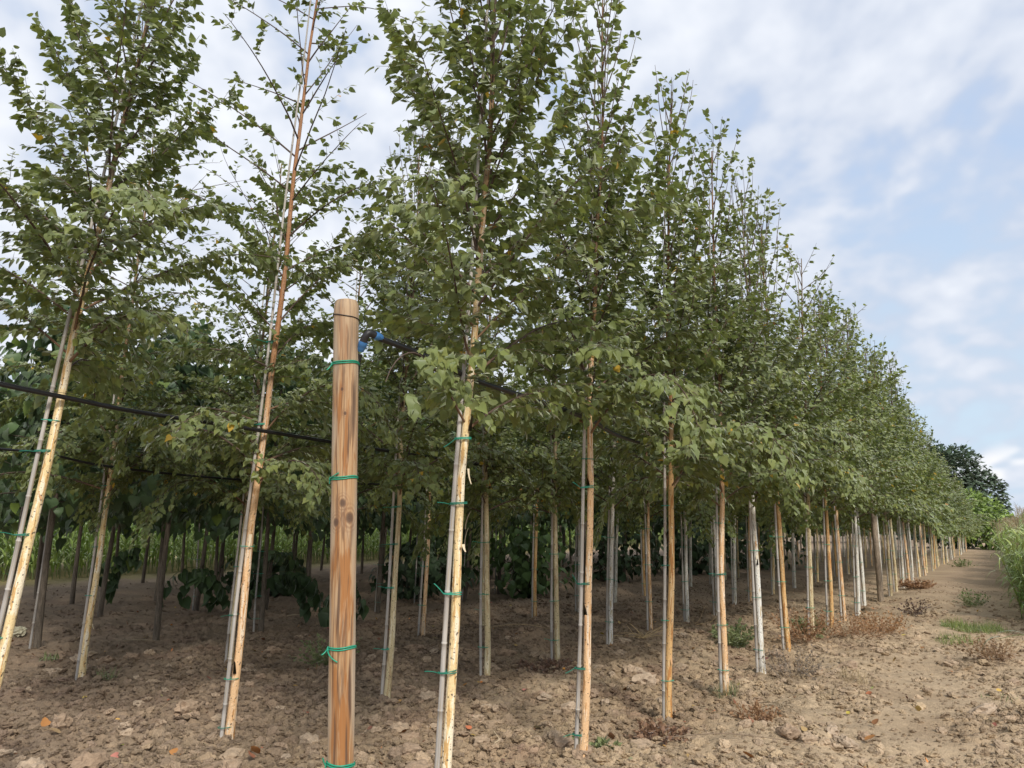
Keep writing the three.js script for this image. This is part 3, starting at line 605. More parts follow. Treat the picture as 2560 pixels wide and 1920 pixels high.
{ // canes tied to the shaded trunks
  const r = rng(515);
  for (const [x, z] of broadSpots) {
    const l = rowOf(x, z)[1]; if (l > 13.6 || Math.hypot(x + 6, z + 10.1) < 0.3 || r() < 0.25) continue;
    const s = copyOf(stakeKinds[Math.floor(r() * 3)], 'bamboo_stake', V(x - 0.07, -0.01, z + 0.03), `thin shaded cane tied to a dark trunk of the ${l < 11.4 ? 'fourth' : 'fifth'} row`, 'stake', `canes in the shade of the ${l < 11.4 ? 'fourth' : 'fifth'} row`);
    s.rotation.z = -0.03 + (r() - 0.5) * 0.05; s.scale.y = 0.6;
  }
}
{ // the cane of the dark tree by the thick cream birch
  const t = thing('bamboo_stake', V(-6.09, groundHeight(-6, -10.1) - 0.01, -10.07), 'weathered grey cane stake tied to a dark trunk beside the thick cream birch', 'stake');
  part(t, 'cane', caneGeometry(2.6, 0.016, 0.035, V(1, 0, 0), 640, 8), M.cane);
  const g = new GB(); tieRing(g, V(0.12, 2.2, 0), V(1, 0, 0), 0.075, 0.055, 0.0035, 0, 0.4, rng(3)); part(t, 'tie', g.build(), M.tie);
}
// suckers with large hanging leaves, and leafy shrubs on the ground
function suckers(x, z, h, n, label, spread, colour) {
  const t = thing('sucker_shoot', onGround(x, z), label, 'shoot'), r = rng(Math.round(x * 100 + z * 77)), s = new GB();
  for (let k = 0; k < n; k++) {
    const a = r() * 6.28, pts = [V((r() - 0.5) * 0.1, h * (0.75 + 0.25 * r()), (r() - 0.5) * 0.1)], d = V(Math.cos(a), 0.3, Math.sin(a)).normalize();
    for (let i = 0; i < 7; i++) { d.y -= 0.32; d.normalize(); pts.push(pts[i].clone().addScaledVector(d, h * spread / 7)); if (pts[i + 1].y < 0.12) break; }
    s.tube(pts, pts.map(() => 0.004), 4, [0.08, 0.09, 0.03], { caps: false });
    for (const p of pts) for (let j = 0; j < 2; j++) { const m = leafMatrix(r, p, V(0, -0.3, 0), V(Math.cos(a), 0, Math.sin(a)), 1.1, 0.13 + 0.08 * r()); part(t, 'leaf', new GB().stamp(BIG_LEAF[j], m, (colour ?? bigColour)(r)).build(), M.bigLeaf); }
  }
  part(t, 'stem', s.build(), M.twig, 'stuff');
}
suckers(-5.45, -13.6, 0.95, 5, 'big heart shaped leaves hanging to the soil between two pale birches', 0.85, (r) => mix3([0.04, 0.085, 0.022], [0.06, 0.12, 0.03], r()));
suckers(-3.55, -12.4, 1.05, 4, 'drooping shoot of large leaves close by the wooden post', 0.8, (r) => mix3([0.035, 0.075, 0.022], [0.055, 0.11, 0.03], r()));
suckers(-2.65, -12.2, 0.8, 3, 'low hanging leaves in shade behind the wooden post', 0.8);
function shrub(x, z, w, h, n, size, label, colour, seed) {
  const t = thing('shrub', onGround(x, z), label, 'shrub'), r = rng(seed), s = new GB(), c = new GB();
  for (let k = 0; k < n; k++) {
    const a = r() * 6.28, e = 0.2 + r() * 1.2, L = Math.sqrt(r()), p = V(Math.cos(a) * Math.cos(e) * w * L, 0.05 + Math.sin(e) * h * L, Math.sin(a) * Math.cos(e) * w * L);
    if (k % 9 === 0) s.tube([V(0, 0, 0), p.clone().multiplyScalar(0.5).add(V(0, 0.1 * h, 0)), p], [0.008, 0.005, 0.002], 4, [0.06, 0.05, 0.03], { caps: false });
    c.stamp(BIG_LEAF[k % 3], leafMatrix(r, p, V(0, 0, 0), V(Math.cos(a), 0, Math.sin(a)), 0.5, size * (0.7 + 0.6 * r())), colour(r));
  }
  part(t, 'stems', s.build(), M.twig, 'stuff'); part(t, 'foliage', c.build(), M.bigLeaf, 'stuff');
}
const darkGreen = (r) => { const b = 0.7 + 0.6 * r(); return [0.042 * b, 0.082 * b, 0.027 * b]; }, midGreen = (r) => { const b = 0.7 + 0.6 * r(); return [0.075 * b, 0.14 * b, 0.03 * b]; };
shrub(-1.9, -16.2, 1.1, 1.25, 420, 0.15, 'dark leafy shrub low behind the straw coloured knobbly birch', darkGreen, 41);
shrub(0.35, -17.2, 1.2, 1.7, 460, 0.16, 'broad leaved shrub behind the creamy white and peach birches', midGreen, 42);
shrub(-5.6, -17.8, 1.2, 1.0, 360, 0.16, 'dark bush low between dark trunks beside the pinkish cream birch', darkGreen, 43);
shrub(-1.4, -20.5, 1.4, 1.9, 460, 0.17, 'green bush in the gap behind the wooden post', midGreen, 44);
shrub(2.9, -22.0, 1.6, 1.8, 460, 0.17, 'shadowy bush far back between the peach and orange birches', darkGreen, 45);

shrub(5.6, -24.5, 2.0, 2.0, 420, 0.2, 'shadowy bush far back behind the orange birch', darkGreen, 50);
shrub(8.5, -27.5, 2.2, 2.0, 420, 0.2, 'shadowy bush far back behind the whitest birch trunk', darkGreen, 55);
suckers(-7.0, -14.6, 1.25, 4, 'hanging large leaves behind the thick cream birch', 0.8);
suckers(-4.3, -13.9, 1.3, 4, 'large dark leaves hanging just behind the half hidden birch', 0.8);

// ---------------------------------------------------------------- wooden end post with ties
const postAt = V(-0.767, 0, -3.726), postLean = -0.0265;
const postMap = tex(512, 2048, (u, v) => {
  const y = v * 2.7, ang = (u - 0.5) * 4;                                     // -1 .. 1 over the half that faces the path
  const wob = u + 0.012 * Math.sin(y * 2.1) + 0.01 * n2(y * 1.3, 4) + 0.004 * n2(u * 20, y * 3);
  const grain = fbm(n2, wob * 24, y * 0.5, 4), fineG = fbm(n2b, wob * 120, y * 1.2, 3);
  let c = mix3([0.45, 0.285, 0.15], [0.34, 0.18, 0.078], smooth(-0.35, 0.45, grain));
  const rust = smooth(0.0, 0.34, fbm(n2, wob * 7 + 2, y * 1.9 + 5, 4) * 1.5 + 0.26 - Math.abs(ang - 0.12 * Math.sin(y * 2.4)) * 0.62 - smooth(2.0, 2.5, y) * 0.4 - 0.55 * smooth(0.2, 0.05, Math.abs(y - 1.62)));
  c = mix3(c, [0.31, 0.125, 0.032], rust * 0.85);
  const stain = smooth(0.18, 0.42, fbm(n2b, wob * 12 + 8, y * 1.7, 5) + 0.04);
  c = mix3(c, [0.125, 0.062, 0.034], stain * 0.7);
  const grey = smooth(0.4, 0.95, Math.abs(ang) + 0.3 * n2(y * 2, u * 5)) * 0.75 + smooth(2.15, 2.7, y) * 0.35;
  c = mix3(c, [0.46, 0.385, 0.29], clamp(grey));
  c = mix3(c, [0.47, 0.345, 0.225], 0.5 * smooth(0.1, 0.5, fbm(n2b, wob * 8 + 31, y * 2.4 + 3, 5)));
  for (const [sx, hc, hh, hw, k] of [[0.62, 2.14, 0.16, 0.035, 0.75], [0.22, 2.0, 0.13, 0.014, 0.8], [0.05, 2.46, 0.1, 0.012, 0.6], [-0.32, 2.25, 0.22, 0.012, 0.5], [-0.30, 1.22, 0.2, 0.022, 0.85], [0.70, 0.84, 0.16, 0.028, 0.9], [-0.42, 0.62, 0.16, 0.02, 0.8], [0.45, 0.6, 0.12, 0.016, 0.8], [-0.62, 1.0, 0.3, 0.01, 0.5], [0.38, 2.5, 0.14, 0.012, 0.45], [-0.15, 1.95, 0.5, 0.008, 0.5]]) {
    const su = 0.5 + Math.asin(sx) / 6.28319, d = Math.hypot((wob - su + 0.004 * n2(y * 6, sx * 9)) / hw, Math.pow(Math.abs(y - hc) / hh, 1.4)); c = mix3(c, [0.085, 0.045, 0.028], smooth(1.25, 0.3, d) * k);
  }
  const crack = smooth(0.0035, 0.0008, Math.abs(wob - (0.462 + 0.006 * n2(y * 0.9, 2)))) * smooth(1.32, 1.1, y) + smooth(0.003, 0.001, Math.abs(wob - (0.512 + 0.004 * n2(y * 1.9, 7)))) * smooth(1.3, 1.5, y) * smooth(2.2, 1.9, y) * 0.8;
  c = mix3(c, [0.05, 0.028, 0.018], clamp(crack) * 0.85);
  for (const [ku, ky, kr] of [[0.485, 1.69, 0.016], [0.575, 1.62, 0.022], [0.40, 1.60, 0.017], [0.46, 2.24, 0.008], [0.50, 2.12, 0.008]]) {
    const d = Math.hypot((u - ku) * 0.39, (y - ky) * 0.75) / kr;
    if (d < 3.2) { const ringy = 0.5 + 0.5 * Math.sin(d * 9 + n2(u * 40, y * 20)); c = mix3(c, [0.20, 0.09, 0.045], smooth(3.2, 1.1, d) * 0.55 * ringy); c = mix3(c, [0.08, 0.042, 0.028], smooth(1.1, 0.55, d) * 0.85); }
  }
  const arc = Math.abs(y - (1.55 + 0.09 * Math.cos((u - 0.49) * 28))); c = mix3(c, [0.2, 0.1, 0.05], smooth(0.016, 0.004, arc) * smooth(0.13, 0.09, Math.abs(u - 0.49)) * 0.6);
  const g = 0.93 + 0.2 * fineG; return [c[0] * g, c[1] * g, c[2] * g];
}, true);
const postBump = tex(256, 1024, (u, v) => { const g = 0.5 + 0.3 * fbm(n2b, u * 90, v * 3, 3); return [g, g, g]; });
M.post = std({ map: postMap, bumpMap: postBump, bumpScale: 0.0035, roughness: 0.75 });
M.postEnd = std({ color: new THREE.Color().setRGB(0.55, 0.44, 0.30), roughness: 0.85 });
{
  const t = thing('wooden_post', postAt, 'stout round orange brown wooden post with green ties at the row end', 'post');
  t.rotation.z = -postLean; const face = Math.atan2(0.767, 3.726);
  const g = new THREE.CylinderGeometry(1, 1, 1, 48, 40, true), p = g.attributes.position, uv = g.attributes.uv;
  const prof = (h) => 0.0592 + 0.0012 * h - smooth(2.665, 2.70, h) * 0.009;
  for (let i = 0; i < p.count; i++) {
    const f = p.getY(i) + 0.5, h = f < 0.9 ? lerp(-0.3, 2.6, f / 0.9) : lerp(2.6, 2.70, (f - 0.9) / 0.1), a = Math.atan2(p.getX(i), p.getZ(i));
    const R = prof(h) * (1 + 0.012 * n2(h * 1.2, Math.cos(a) * 1.3 + 5) + 0.012 * n2(Math.sin(a) * 1.5, h * 2.2));
    p.setXYZ(i, Math.sin(a) * R, h, Math.cos(a) * R); uv.setY(i, h / 2.7);
  }
  g.computeVertexNormals(); const shaft = part(t, 'shaft', g, M.post); shaft.rotation.y = Math.PI + face;
  const top = new THREE.SphereGeometry(0.0545, 32, 6, 0, Math.PI * 2, 0, Math.PI / 2); top.scale(1, 0.16, 1); const cap = part(t, 'post_top', top, M.postEnd); cap.position.y = 2.699;
  const r = rng(31);
  const loop = (h, tilt, mat, tube, double, tails, name) => {
    const gg = new GB(), R = prof(h) + tube * 0.8;
    for (const dy of double ? [0, tube * 1.9] : [0]) {
      const pts = []; for (let i = 0; i <= 40; i++) { const a = i / 40 * 6.28319; pts.push(V(Math.cos(a) * R, h + tilt * Math.cos(a) + dy * (1 + 0.5 * Math.sin(a)) + 0.002 * Math.sin(3 * a), Math.sin(a) * R)); }
      gg.tube(pts, pts.map(() => tube), 7, [1, 1, 1], { caps: false });
    }
    for (const [a, dx, dy] of tails) {                                        // loose ends of the knot
      const s = V(Math.sin(a) * R, h, Math.cos(a) * R), q = [s.clone().add(V(0.006, 0.004, 0)), s.clone().add(V(0, 0, 0.006))];
      for (let i = 1; i <= 6; i++) { const f = i / 6, aa = a + Math.max(0, dx) / R * f, k = R + 0.005 + Math.max(0, -dx) * f; q.push(V(Math.sin(aa) * k, h + dy * f - 0.004 * Math.sin(f * 3.1), Math.cos(aa) * k + (dx < 0 ? 0.01 * f : 0))); }
      gg.tube(q, q.map(() => tube * 0.95), 6);
    }
    if (tails.length) gg.tube([V(Math.sin(tails[0][0]) * R, h - 0.008, Math.cos(tails[0][0]) * R), V(Math.sin(tails[0][0]) * (R + 0.004), h + 0.002, Math.cos(tails[0][0]) * (R + 0.004)), V(Math.sin(tails[0][0]) * R, h + 0.012, Math.cos(tails[0][0]) * R)], [tube * 1.2, tube * 1.7, tube * 1.2], 7);
    part(t, name, gg.build(), mat);
  };
  loop(2.614, -0.012, M.wire, 0.0026, false, [], 'wire');
  loop(2.372, 0.003, M.tie, 0.0034, true, [[-1.25, -0.02, -0.03]], 'tie');
  loop(1.805, 0.004, M.tie, 0.0034, true, [[-1.35, 0.075, 0.028], [-1.35, 0.002, -0.02]], 'tie');
  loop(1.021, 0.002, M.tie, 0.0034, true, [[-1.2, 0.07, -0.052], [-1.2, -0.024, -0.022]], 'tie');
  loop(0.516, -0.006, M.tie, 0.0036, true, [[-1.3, -0.01, 0.035], [-1.3, 0.012, -0.03]], 'tie');
}
// ---------------------------------------------------------------- irrigation pipes
const smoothLine = (pts, n) => new THREE.CatmullRomCurve3(pts, false, 'centripetal').getPoints(n);
{
  const t = thing('irrigation_pipe', postAt, 'black irrigation pipe with blue couplings at the wooden post, sagging along the front row', 'pipe', 'black irrigation pipes along the rows');
  const rel = (v) => v.clone().sub(postAt), E = at(2.69, 2.62, 2.53);           // the elbow, beside the post
  const run = [at(2.735, 2.62, 2.522), at(2.86, 2.62, 2.512), at(3.013, 2.62, 2.503), at(3.27, 2.62, 2.475), at(3.557, 2.62, 2.435), at(4.35, 2.62, 2.40), at(5.114, 2.62, 2.352), at(5.56, 2.62, 2.285), at(7.0, 2.6, 2.235), at(10, 2.6, 2.2), at(14, 2.6, 2.3), at(18.15, 2.6, 2.5), at(24, 2.6, 2.3), at(32, 2.6, 2.35)].map(rel);
  const line = smoothLine(run, 90);
  part(t, 'pipe', new GB().tube(line, line.map(() => 0.0155), 12).build(), M.pipe);
  const hw = smoothLine(run.map((q, i) => q.clone().add(V(0, 0.02 + (i % 2) * 0.008, 0.003))), 80); part(t, 'support_wire', new GB().tube(hw, hw.map(() => 0.0016), 5).build(), M.wire);
  const e = rel(E), down = [V(-0.045, -0.10, -0.05), V(-0.075, -0.3, -0.10), V(-0.07, -1.3, -0.12), V(-0.04, -2.55, -0.12)].map((q) => q.add(e));
  part(t, 'riser', new GB().tube(smoothLine(down, 24), Array(25).fill(0.0155), 12).build(), M.pipe);
  const d1 = run[1].clone().sub(run[0]).normalize(), d2 = V(-0.045, -0.10, -0.05).normalize(), el = [];
  for (let i = 0; i <= 8; i++) { const s = i / 8; el.push(e.clone().addScaledVector(d2, 0.052 * (1 - s) * (1 - s)).addScaledVector(d1, 0.052 * s * s).add(V(0, 0.008 * Math.sin(s * Math.PI), 0))); }
  part(t, 'elbow', new GB().tube(el, el.map((_, i) => 0.0188 + (i === 0 || i === 8 ? 0.002 : 0)), 14).build(), M.blackPlastic);
  const nut = (c, d) => { const s = [0, 0.004, 0.012, 0.028, 0.034, 0.05, 0.054], rad = [0.0195, 0.0212, 0.0218, 0.0218, 0.0195, 0.0182, 0.0165]; part(t, 'coupling', new GB().tube(s.map((k) => c.clone().addScaledVector(d, k)), rad, 16, [1, 1, 1], { bump: (len, a) => len < 0.03 ? 0.03 * Math.sign(Math.sin(a * 10)) : 0 }).build(), M.blue); };
  nut(e.clone().addScaledVector(d1, 0.05), d1); nut(e.clone().addScaledVector(d2, 0.05), d2);
  for (const q of [0.0, 0.4]) { const from = V(0.04 * q - 0.01, 2.614 - 0.01 + q * 0.08, -0.045), to = e.clone().add(V(-0.01 + q * 0.06, 0.02, 0)); part(t, 'hanger_wire', new GB().tube([from, to], [0.002, 0.002], 5).build(), M.wire); }
  const p2 = thing('irrigation_pipe', V(0, 0, 0), 'black irrigation pipe running behind the hard leaning birch along the second row', 'pipe', 'black irrigation pipes along the rows');
  const l2 = smoothLine([at(0.6, 5.08, 2.62), at(1.5, 5.06, 2.50), at(2.09, 5.05, 2.418), at(2.53, 5.05, 2.385), at(2.84, 5.05, 2.36), at(3.78, 5.06, 2.336), at(5.64, 5.05, 2.275), at(7.06, 4.98, 2.23), at(9, 4.85, 2.22), at(13, 4.8, 2.35), at(20, 4.75, 2.4)], 60);
  part(p2, 'pipe', new GB().tube(l2, l2.map(() => 0.0155), 10).build(), M.pipe);
  const w2 = l2.map((q, i) => q.clone().add(V(0, 0.021 + 0.006 * Math.sin(i * 0.8), 0))); part(p2, 'support_wire', new GB().tube(w2, w2.map(() => 0.0016), 5).build(), M.wire);
  for (const k of [6, 12, 19]) { const g = new GB(), c = l2[k]; const pts = []; for (let i = 0; i <= 12; i++) { const a = i / 12 * 6.28; pts.push(c.clone().add(V(0.006 * Math.cos(a), 0.012 + 0.024 * Math.sin(a), 0.02 * Math.cos(a)))); } g.tube(pts, pts.map(() => 0.002), 5); part(p2, 'clip', g.build(), M.wire); }
  const p3 = thing('irrigation_pipe', V(0, 0, 0), 'thin dark irrigation pipe in shade along the third row', 'pipe', 'black irrigation pipes along the rows');
  const l3 = smoothLine([at(2.2, 7.95, 2.33), at(3.34, 7.9, 2.273), at(3.71, 7.9, 2.265), at(4.29, 7.9, 2.18), at(6, 7.75, 2.1), at(9, 7.4, 2.15), at(15, 7.2, 2.3)], 40);
  part(p3, 'pipe', new GB().tube(l3, l3.map(() => 0.0125), 8).build(), M.pipe);
}
{ // grey support post in the front row
  const p = at(18.15, 2.58), t = thing('support_post', onGround(p.x, p.z), 'grey weathered post thicker than the birch trunks, standing in the front row', 'post');
  part(t, 'shaft', new GB().tube([0, 0.6, 1.4, 2.1, 2.62, 2.65].map((h) => V(0.006 * Math.sin(h * 3), h - 0.05, 0)), [0.062, 0.061, 0.06, 0.059, 0.058, 0.05], 14, [2.0, 1.95, 1.9]).build(), M.darkBark);
  const g = new GB(), pts = []; for (let i = 0; i <= 20; i++) { const a = i / 20 * 6.28; pts.push(V(Math.cos(a) * 0.062, 2.45, Math.sin(a) * 0.062)); } g.tube(pts, pts.map(() => 0.003), 5); part(t, 'wire', g.build(), M.wire);
}

// ---------------------------------------------------------------- maize field behind the nursery
function blade(g, base, az, L, w, el, droop, c, seg = 6, fold = 0.25) {
  const out = V(Math.cos(az), 0, Math.sin(az)), tng = V(-out.z, 0, out.x), p = base.clone(), d = out.clone().multiplyScalar(Math.cos(el)).add(V(0, Math.sin(el), 0)), b = g.k;
  for (let i = 0; i <= seg; i++) {
    const u = i / seg, ww = w * (u < 0.15 ? 0.55 + 3 * u : Math.pow(1 - (u - 0.15) / 0.85, 0.75)) * 0.5 + 0.0004, nrm = V(0, 0, 0).crossVectors(tng, d).normalize(); if (nrm.y < 0) nrm.negate();
    for (const s of [-1, 1]) { const q = p.clone().addScaledVector(tng, s * ww).addScaledVector(nrm, fold * ww); g.vert(q.x, q.y, q.z, nrm.x - s * fold * tng.x, nrm.y, nrm.z - s * fold * tng.z, c); }
    d.y -= droop / seg * (0.4 + 1.2 * u); d.normalize(); p.addScaledVector(d, L / seg);
  }
  for (let i = 0; i < seg; i++) { const q = b + i * 2; g.i.push(q, q + 1, q + 2, q + 1, q + 3, q + 2); }
}
{
  const r = rng(1313), plants = [0, 1, 2].map(() => {
    const g = new GB(), H = 2.1 + r() * 0.3; g.tube([V(0, 0, 0), V(0.02, H * 0.5, 0), V(0.03, H, 0.02)], [0.014, 0.011, 0.004], 5, [0.16, 0.21, 0.06]);
    for (let k = 0; k < 12; k++) blade(g, V(0.01, 0.2 + k * 0.155, 0), k * 3.14 + (r() - 0.5) * 1.3, 0.6 + r() * 0.3, 0.075, 1.1, 2.4, mix3([0.17, 0.29, 0.05], [0.28, 0.37, 0.08], r()), 6);
    for (let k = 0; k < 6; k++) blade(g, V(0.03, H - 0.05, 0.02), k + r(), 0.25, 0.012, 1.2, 0.9, [0.34, 0.28, 0.12], 3);
    return g.build();
  });
  const field = thing('maize_field', V(0, 0, 0), 'bright green maize field beyond the last tree row', 'crop'); field.userData.kind = 'stuff';
  const spots = []; for (let l = 23.2; l < 31; l += 0.75) for (let a = -6; a < 90; a += 0.25) spots.push(at(a + (r() - 0.5) * 0.1, l + (r() - 0.5) * 0.1));
  const e = new THREE.Euler(), q = new THREE.Quaternion(), m = new THREE.Matrix4();
  plants.forEach((g, k) => {
    const mine = spots.filter((_, i) => i % 3 === k), im = new THREE.InstancedMesh(g, M.blade, mine.length); im.name = 'maize_plants'; shadows(im); im.userData.kind = 'stuff';
    mine.forEach((p, i) => im.setMatrixAt(i, m.compose(V(p.x, 0, p.z), q.setFromEuler(e.set((r() - 0.5) * 0.1, r() * 6.28, (r() - 0.5) * 0.1)), V(1, 0.9 + r() * 0.2, 1)))); field.add(im);
  });
}
// ---------------------------------------------------------------- reeds beside the path
{
  const r = rng(1717);
  const reed = (plume, k) => {
    const g = new GB(), H = 1.55 + r() * 0.5, lean = 0.15 + r() * 0.25;
    const st = (h) => V(-lean * h * h / H * 0.6, h, 0.1 * h * h / H);
    g.tube([0, 0.3, 0.6, 0.85, 1].map((u) => st(u * H)), [0.008, 0.007, 0.006, 0.004, 0.002], 5, [0.19, 0.21, 0.07]);
    const n = 13; for (let i = 0; i < n; i++) { const h = H * (0.08 + 0.9 * i / n); blade(g, st(h), i * 2.5 + r() * 0.8, 0.5 + 0.4 * r(), 0.032 + 0.014 * r(), 0.85 + 0.3 * r(), 2.4 + r(), mix3([0.20, 0.34, 0.06], [0.40, 0.46, 0.13], r() * (i < 3 ? 1.5 : 1)), 6); }
    if (plume) for (let i = 0; i < 26; i++) blade(g, st(H).add(V(0, -0.02 + i * 0.011, 0)), r() * 6.28, 0.13 + 0.1 * r(), 0.009, 1.0, 1.3, mix3([0.42, 0.33, 0.20], [0.36, 0.25, 0.13], r()), 3);
    return g.build();
  };
  const kinds = [reed(false), reed(false), reed(true), reed(true)], band = thing('reed_bed', V(0, 0, 0), 'bright green arching reeds with feathery tan tops along the path', 'reeds'); band.userData.kind = 'stuff';
  const q = new THREE.Quaternion(), e = new THREE.Euler(), m = new THREE.Matrix4();
  const spots = [[], [], [], []];
  for (let k = 0; k < 3400; k++) {
    const a = 13.2 + Math.pow(r(), 1.15) * 44, edge = 0.15 + 0.012 * (a - 13) + 0.28 * n2(a * 0.5, 4), l = edge - 0.15 - Math.pow(r(), 1.25) * 3.4; if (a < 15.4 && l > -0.7) continue;
    spots[a > 19 && r() < 0.55 ? 2 + (k % 2) : k % 2].push([a, l]);
  }
  kinds.forEach((g, k) => {
    const im = new THREE.InstancedMesh(g, M.blade, spots[k].length); im.name = 'reed_stalks'; im.userData.kind = 'stuff'; shadows(im);
    spots[k].forEach(([a, l], i) => { const p = at(a, l), s = (0.66 + 0.34 * r()) * lerp(1.0, 1.12, smooth(16, 40, a)) * (l > -0.4 ? 0.82 : 1); im.setMatrixAt(i, m.compose(V(p.x, groundHeight(p.x, p.z) - 0.02, p.z), q.setFromEuler(e.set((r() - 0.5) * 0.3, (r() - 0.5) * 2.2, (r() - 0.5) * 0.3)), V(s, s, s))); });
    band.add(im);
  });
}
// ---------------------------------------------------------------- far end of the path
function leafMass(name, pos, blobs, n, size, colour, label, trunkR, seed) {
  const t = thing(name, pos, label, name === 'shrub' ? 'shrub' : 'tree'), r = rng(seed), g = new GB(), tot = blobs.reduce((s, b) => s + b[3] ** 2, 0);
  const s = new GB(); s.tube([V(0, -0.2, 0), V(0.1, blobs[0][1] * 0.5, 0), V(0, blobs[0][1], 0)], [trunkR, trunkR * 0.8, trunkR * 0.4], 8, [0.07, 0.055, 0.04]);
  for (const [bx, by, bz, R] of blobs) {
    s.tube([V(0.05, blobs[0][1] * 0.35, 0), V(bx * 0.6, by * 0.75, bz * 0.6), V(bx, by, bz)], [trunkR * 0.5, trunkR * 0.3, 0.02], 6, [0.07, 0.055, 0.04], { caps: false });
    const k = Math.round(n * R * R / tot);
    for (let i = 0; i < k; i++) {
      const d = V(r() - 0.5, r() - 0.42, r() - 0.5).normalize(), rad = R * (0.5 + 0.55 * Math.pow(r(), 0.6)) * (1 + 0.22 * n3(d.x * 2.4 + bx, d.y * 2.4 + by, d.z * 2.4));
      g.stamp(FAR_LEAF[i % 2], leafMatrix(r, V(bx, by, bz).addScaledVector(d, rad), d, d, 0.2, size * (0.6 + 0.8 * r())), colour(r));
    }
  }
  part(t, 'trunk', s.build(), M.twig); part(t, 'crown', g.build(), M.bigLeaf, 'stuff');
}
leafMass('broadleaf_tree', V(41.4, 0, -73), [[0, 5.4, 0, 3.2], [-3, 4.6, 0.6, 2.7], [2.6, 3.9, 0.4, 2.2], [0.8, 3.0, -1, 2.6], [-1.2, 6.6, 0, 1.7], [3.6, 2.2, 0.4, 1.4], [-3.5, 2.2, 0, 2.2]], 17000, 0.34, (r) => { const b = 0.6 + 0.8 * r(); return [0.062 * b, 0.105 * b, 0.055 * b]; }, 'large dark green tree standing beyond the end of the rows', 0.3, 51);
leafMass('shrub', V(28.7, 0, -47.2), [[0, 1.9, 0, 1.2], [-0.9, 2.5, 0, 1.0], [0.8, 1.2, 0.3, 0.9], [-1.5, 1.5, 0, 1.1], [0.3, 0.7, 0.5, 0.9]], 3600, 0.2, (r) => { const b = 0.7 + 0.6 * r(); return [0.24 * b, 0.34 * b, 0.07 * b]; }, 'light green bush at the far end of the front row', 0.05, 52);
leafMass('shrub', V(29.0, 0, -49.6), [[0, 1.0, 0, 1.0], [-0.9, 0.8, 0, 0.9], [-1.9, 1.2, -0.5, 1.1]], 2200, 0.2, darkGreen, 'dark low bush closing the end of the front row', 0.04, 53);
leafMass('broadleaf_tree', V(26, 0, -62), [[0, 2.6, 0, 1.9], [-2.6, 2.4, 0, 1.8], [-5, 2.6, 1, 2.0], [2.6, 2.2, 0, 1.6]], 6000, 0.3, darkGreen, 'dark hedge like tree closing off the far ends of the rows', 0.15, 54);

// ---------------------------------------------------------------- weeds, dry stalks and fallen leaves on the soil
function tuft(name, x, z, n, h, w, cols, label, category, wide = 0.006, droop = 1.5) {
  const t = thing(name, onGround(x, z, -0.01), label, category), r = rng(Math.round(x * 911 + z * 333)), g = new GB();
  for (let k = 0; k < n; k++) { const a = r() * 6.28, q = Math.sqrt(r()) * w; const px = Math.cos(a) * q, pz = Math.sin(a) * q; blade(g, V(px, groundHeight(x + px, z + pz) - groundHeight(x, z), pz), r() * 6.28, h * (0.5 + 0.7 * r()), wide * (0.7 + 0.6 * r()), 0.7 + 0.8 * r(), droop * (0.5 + r()), mix3(cols[0], cols[1], r()), 4); }
  part(t, name === 'dry_weed' ? 'stalks' : 'blades', g.build(), M.blade, 'stuff');
}
function weed(name, x, z, n, h, w, cols, leafSize, label, category) {         // branching stems with small leaves
  const t = thing(name, onGround(x, z, -0.01), label, category), r = rng(Math.round(x * 511 + z * 733)), g = new GB(), s = new GB();
  for (let k = 0; k < n; k++) {
    const a = r() * 6.28, q = r() * w * 0.6, b = V(Math.cos(a) * q, 0, Math.sin(a) * q), d = V(Math.cos(a) * 0.6 + (r() - 0.5), 0.5 + r(), Math.sin(a) * 0.6 + (r() - 0.5)).normalize(), pts = [b];
    for (let i = 0; i < 5; i++) { d.add(V((r() - 0.5) * 0.5, (r() - 0.6) * 0.4, (r() - 0.5) * 0.5)).normalize(); pts.push(pts[i].clone().addScaledVector(d, h * (0.6 + 0.6 * r()) / 5)); for (let j = 0; j < 3; j++) g.stamp(MID_LEAF[j], leafMatrix(r, pts[i + 1], d, d, 0.1, leafSize * (0.5 + r())), mix3(cols[0], cols[1], r())); }
    s.tube(pts, pts.map(() => 0.0018), 3, cols[2] ?? cols[1], { caps: false });
  }
  part(t, 'stems', s.build(), M.twig, 'stuff'); part(t, 'leaves', g.build(), M.blade, 'stuff');
}
const px = (x, y) => { const p = 0.17925, c = [(x - 1280) / 1904.84, -(y - 960) / 1904.84], d = V(c[0], c[1] * Math.cos(p) + Math.sin(p), c[1] * Math.sin(p) - Math.cos(p)), k = EYE / -d.y; return [d.x * k, d.z * k]; };   // where a sight line meets the ground
const GREEN = [[0.16, 0.23, 0.045], [0.26, 0.31, 0.07]], REDBROWN = [[0.34, 0.18, 0.085], [0.44, 0.27, 0.14], [0.32, 0.18, 0.09]], STRAW = [[0.42, 0.32, 0.18], [0.50, 0.40, 0.24]], GREYGREEN = [[0.18, 0.225, 0.08], [0.28, 0.32, 0.13]];
const W = (f, x, y, ...rest) => f(...[rest[0], ...px(x, y), ...rest.slice(1)]);
W(tuft, 2435, 1572, 'grass_tuft', 1100, 0.17, 0.46, GREEN, 'bright green grass patch on the path, the widest one', 'grass', 0.006, 1.6);
W(tuft, 2395, 1595, 'grass_tuft', 380, 0.12, 0.28, GREEN, 'small bright green grass patch next to the widest grass patch', 'grass', 0.006, 1.6);
W(weed, 2433, 1515, 'weed', 40, 0.32, 0.2, GREYGREEN, 0.032, 'leafy green weed on the path behind the grass patch', 'weed');
W(weed, 2405, 1415, 'weed', 34, 0.28, 0.5, GREYGREEN, 0.04, 'green weed far along the path', 'weed');
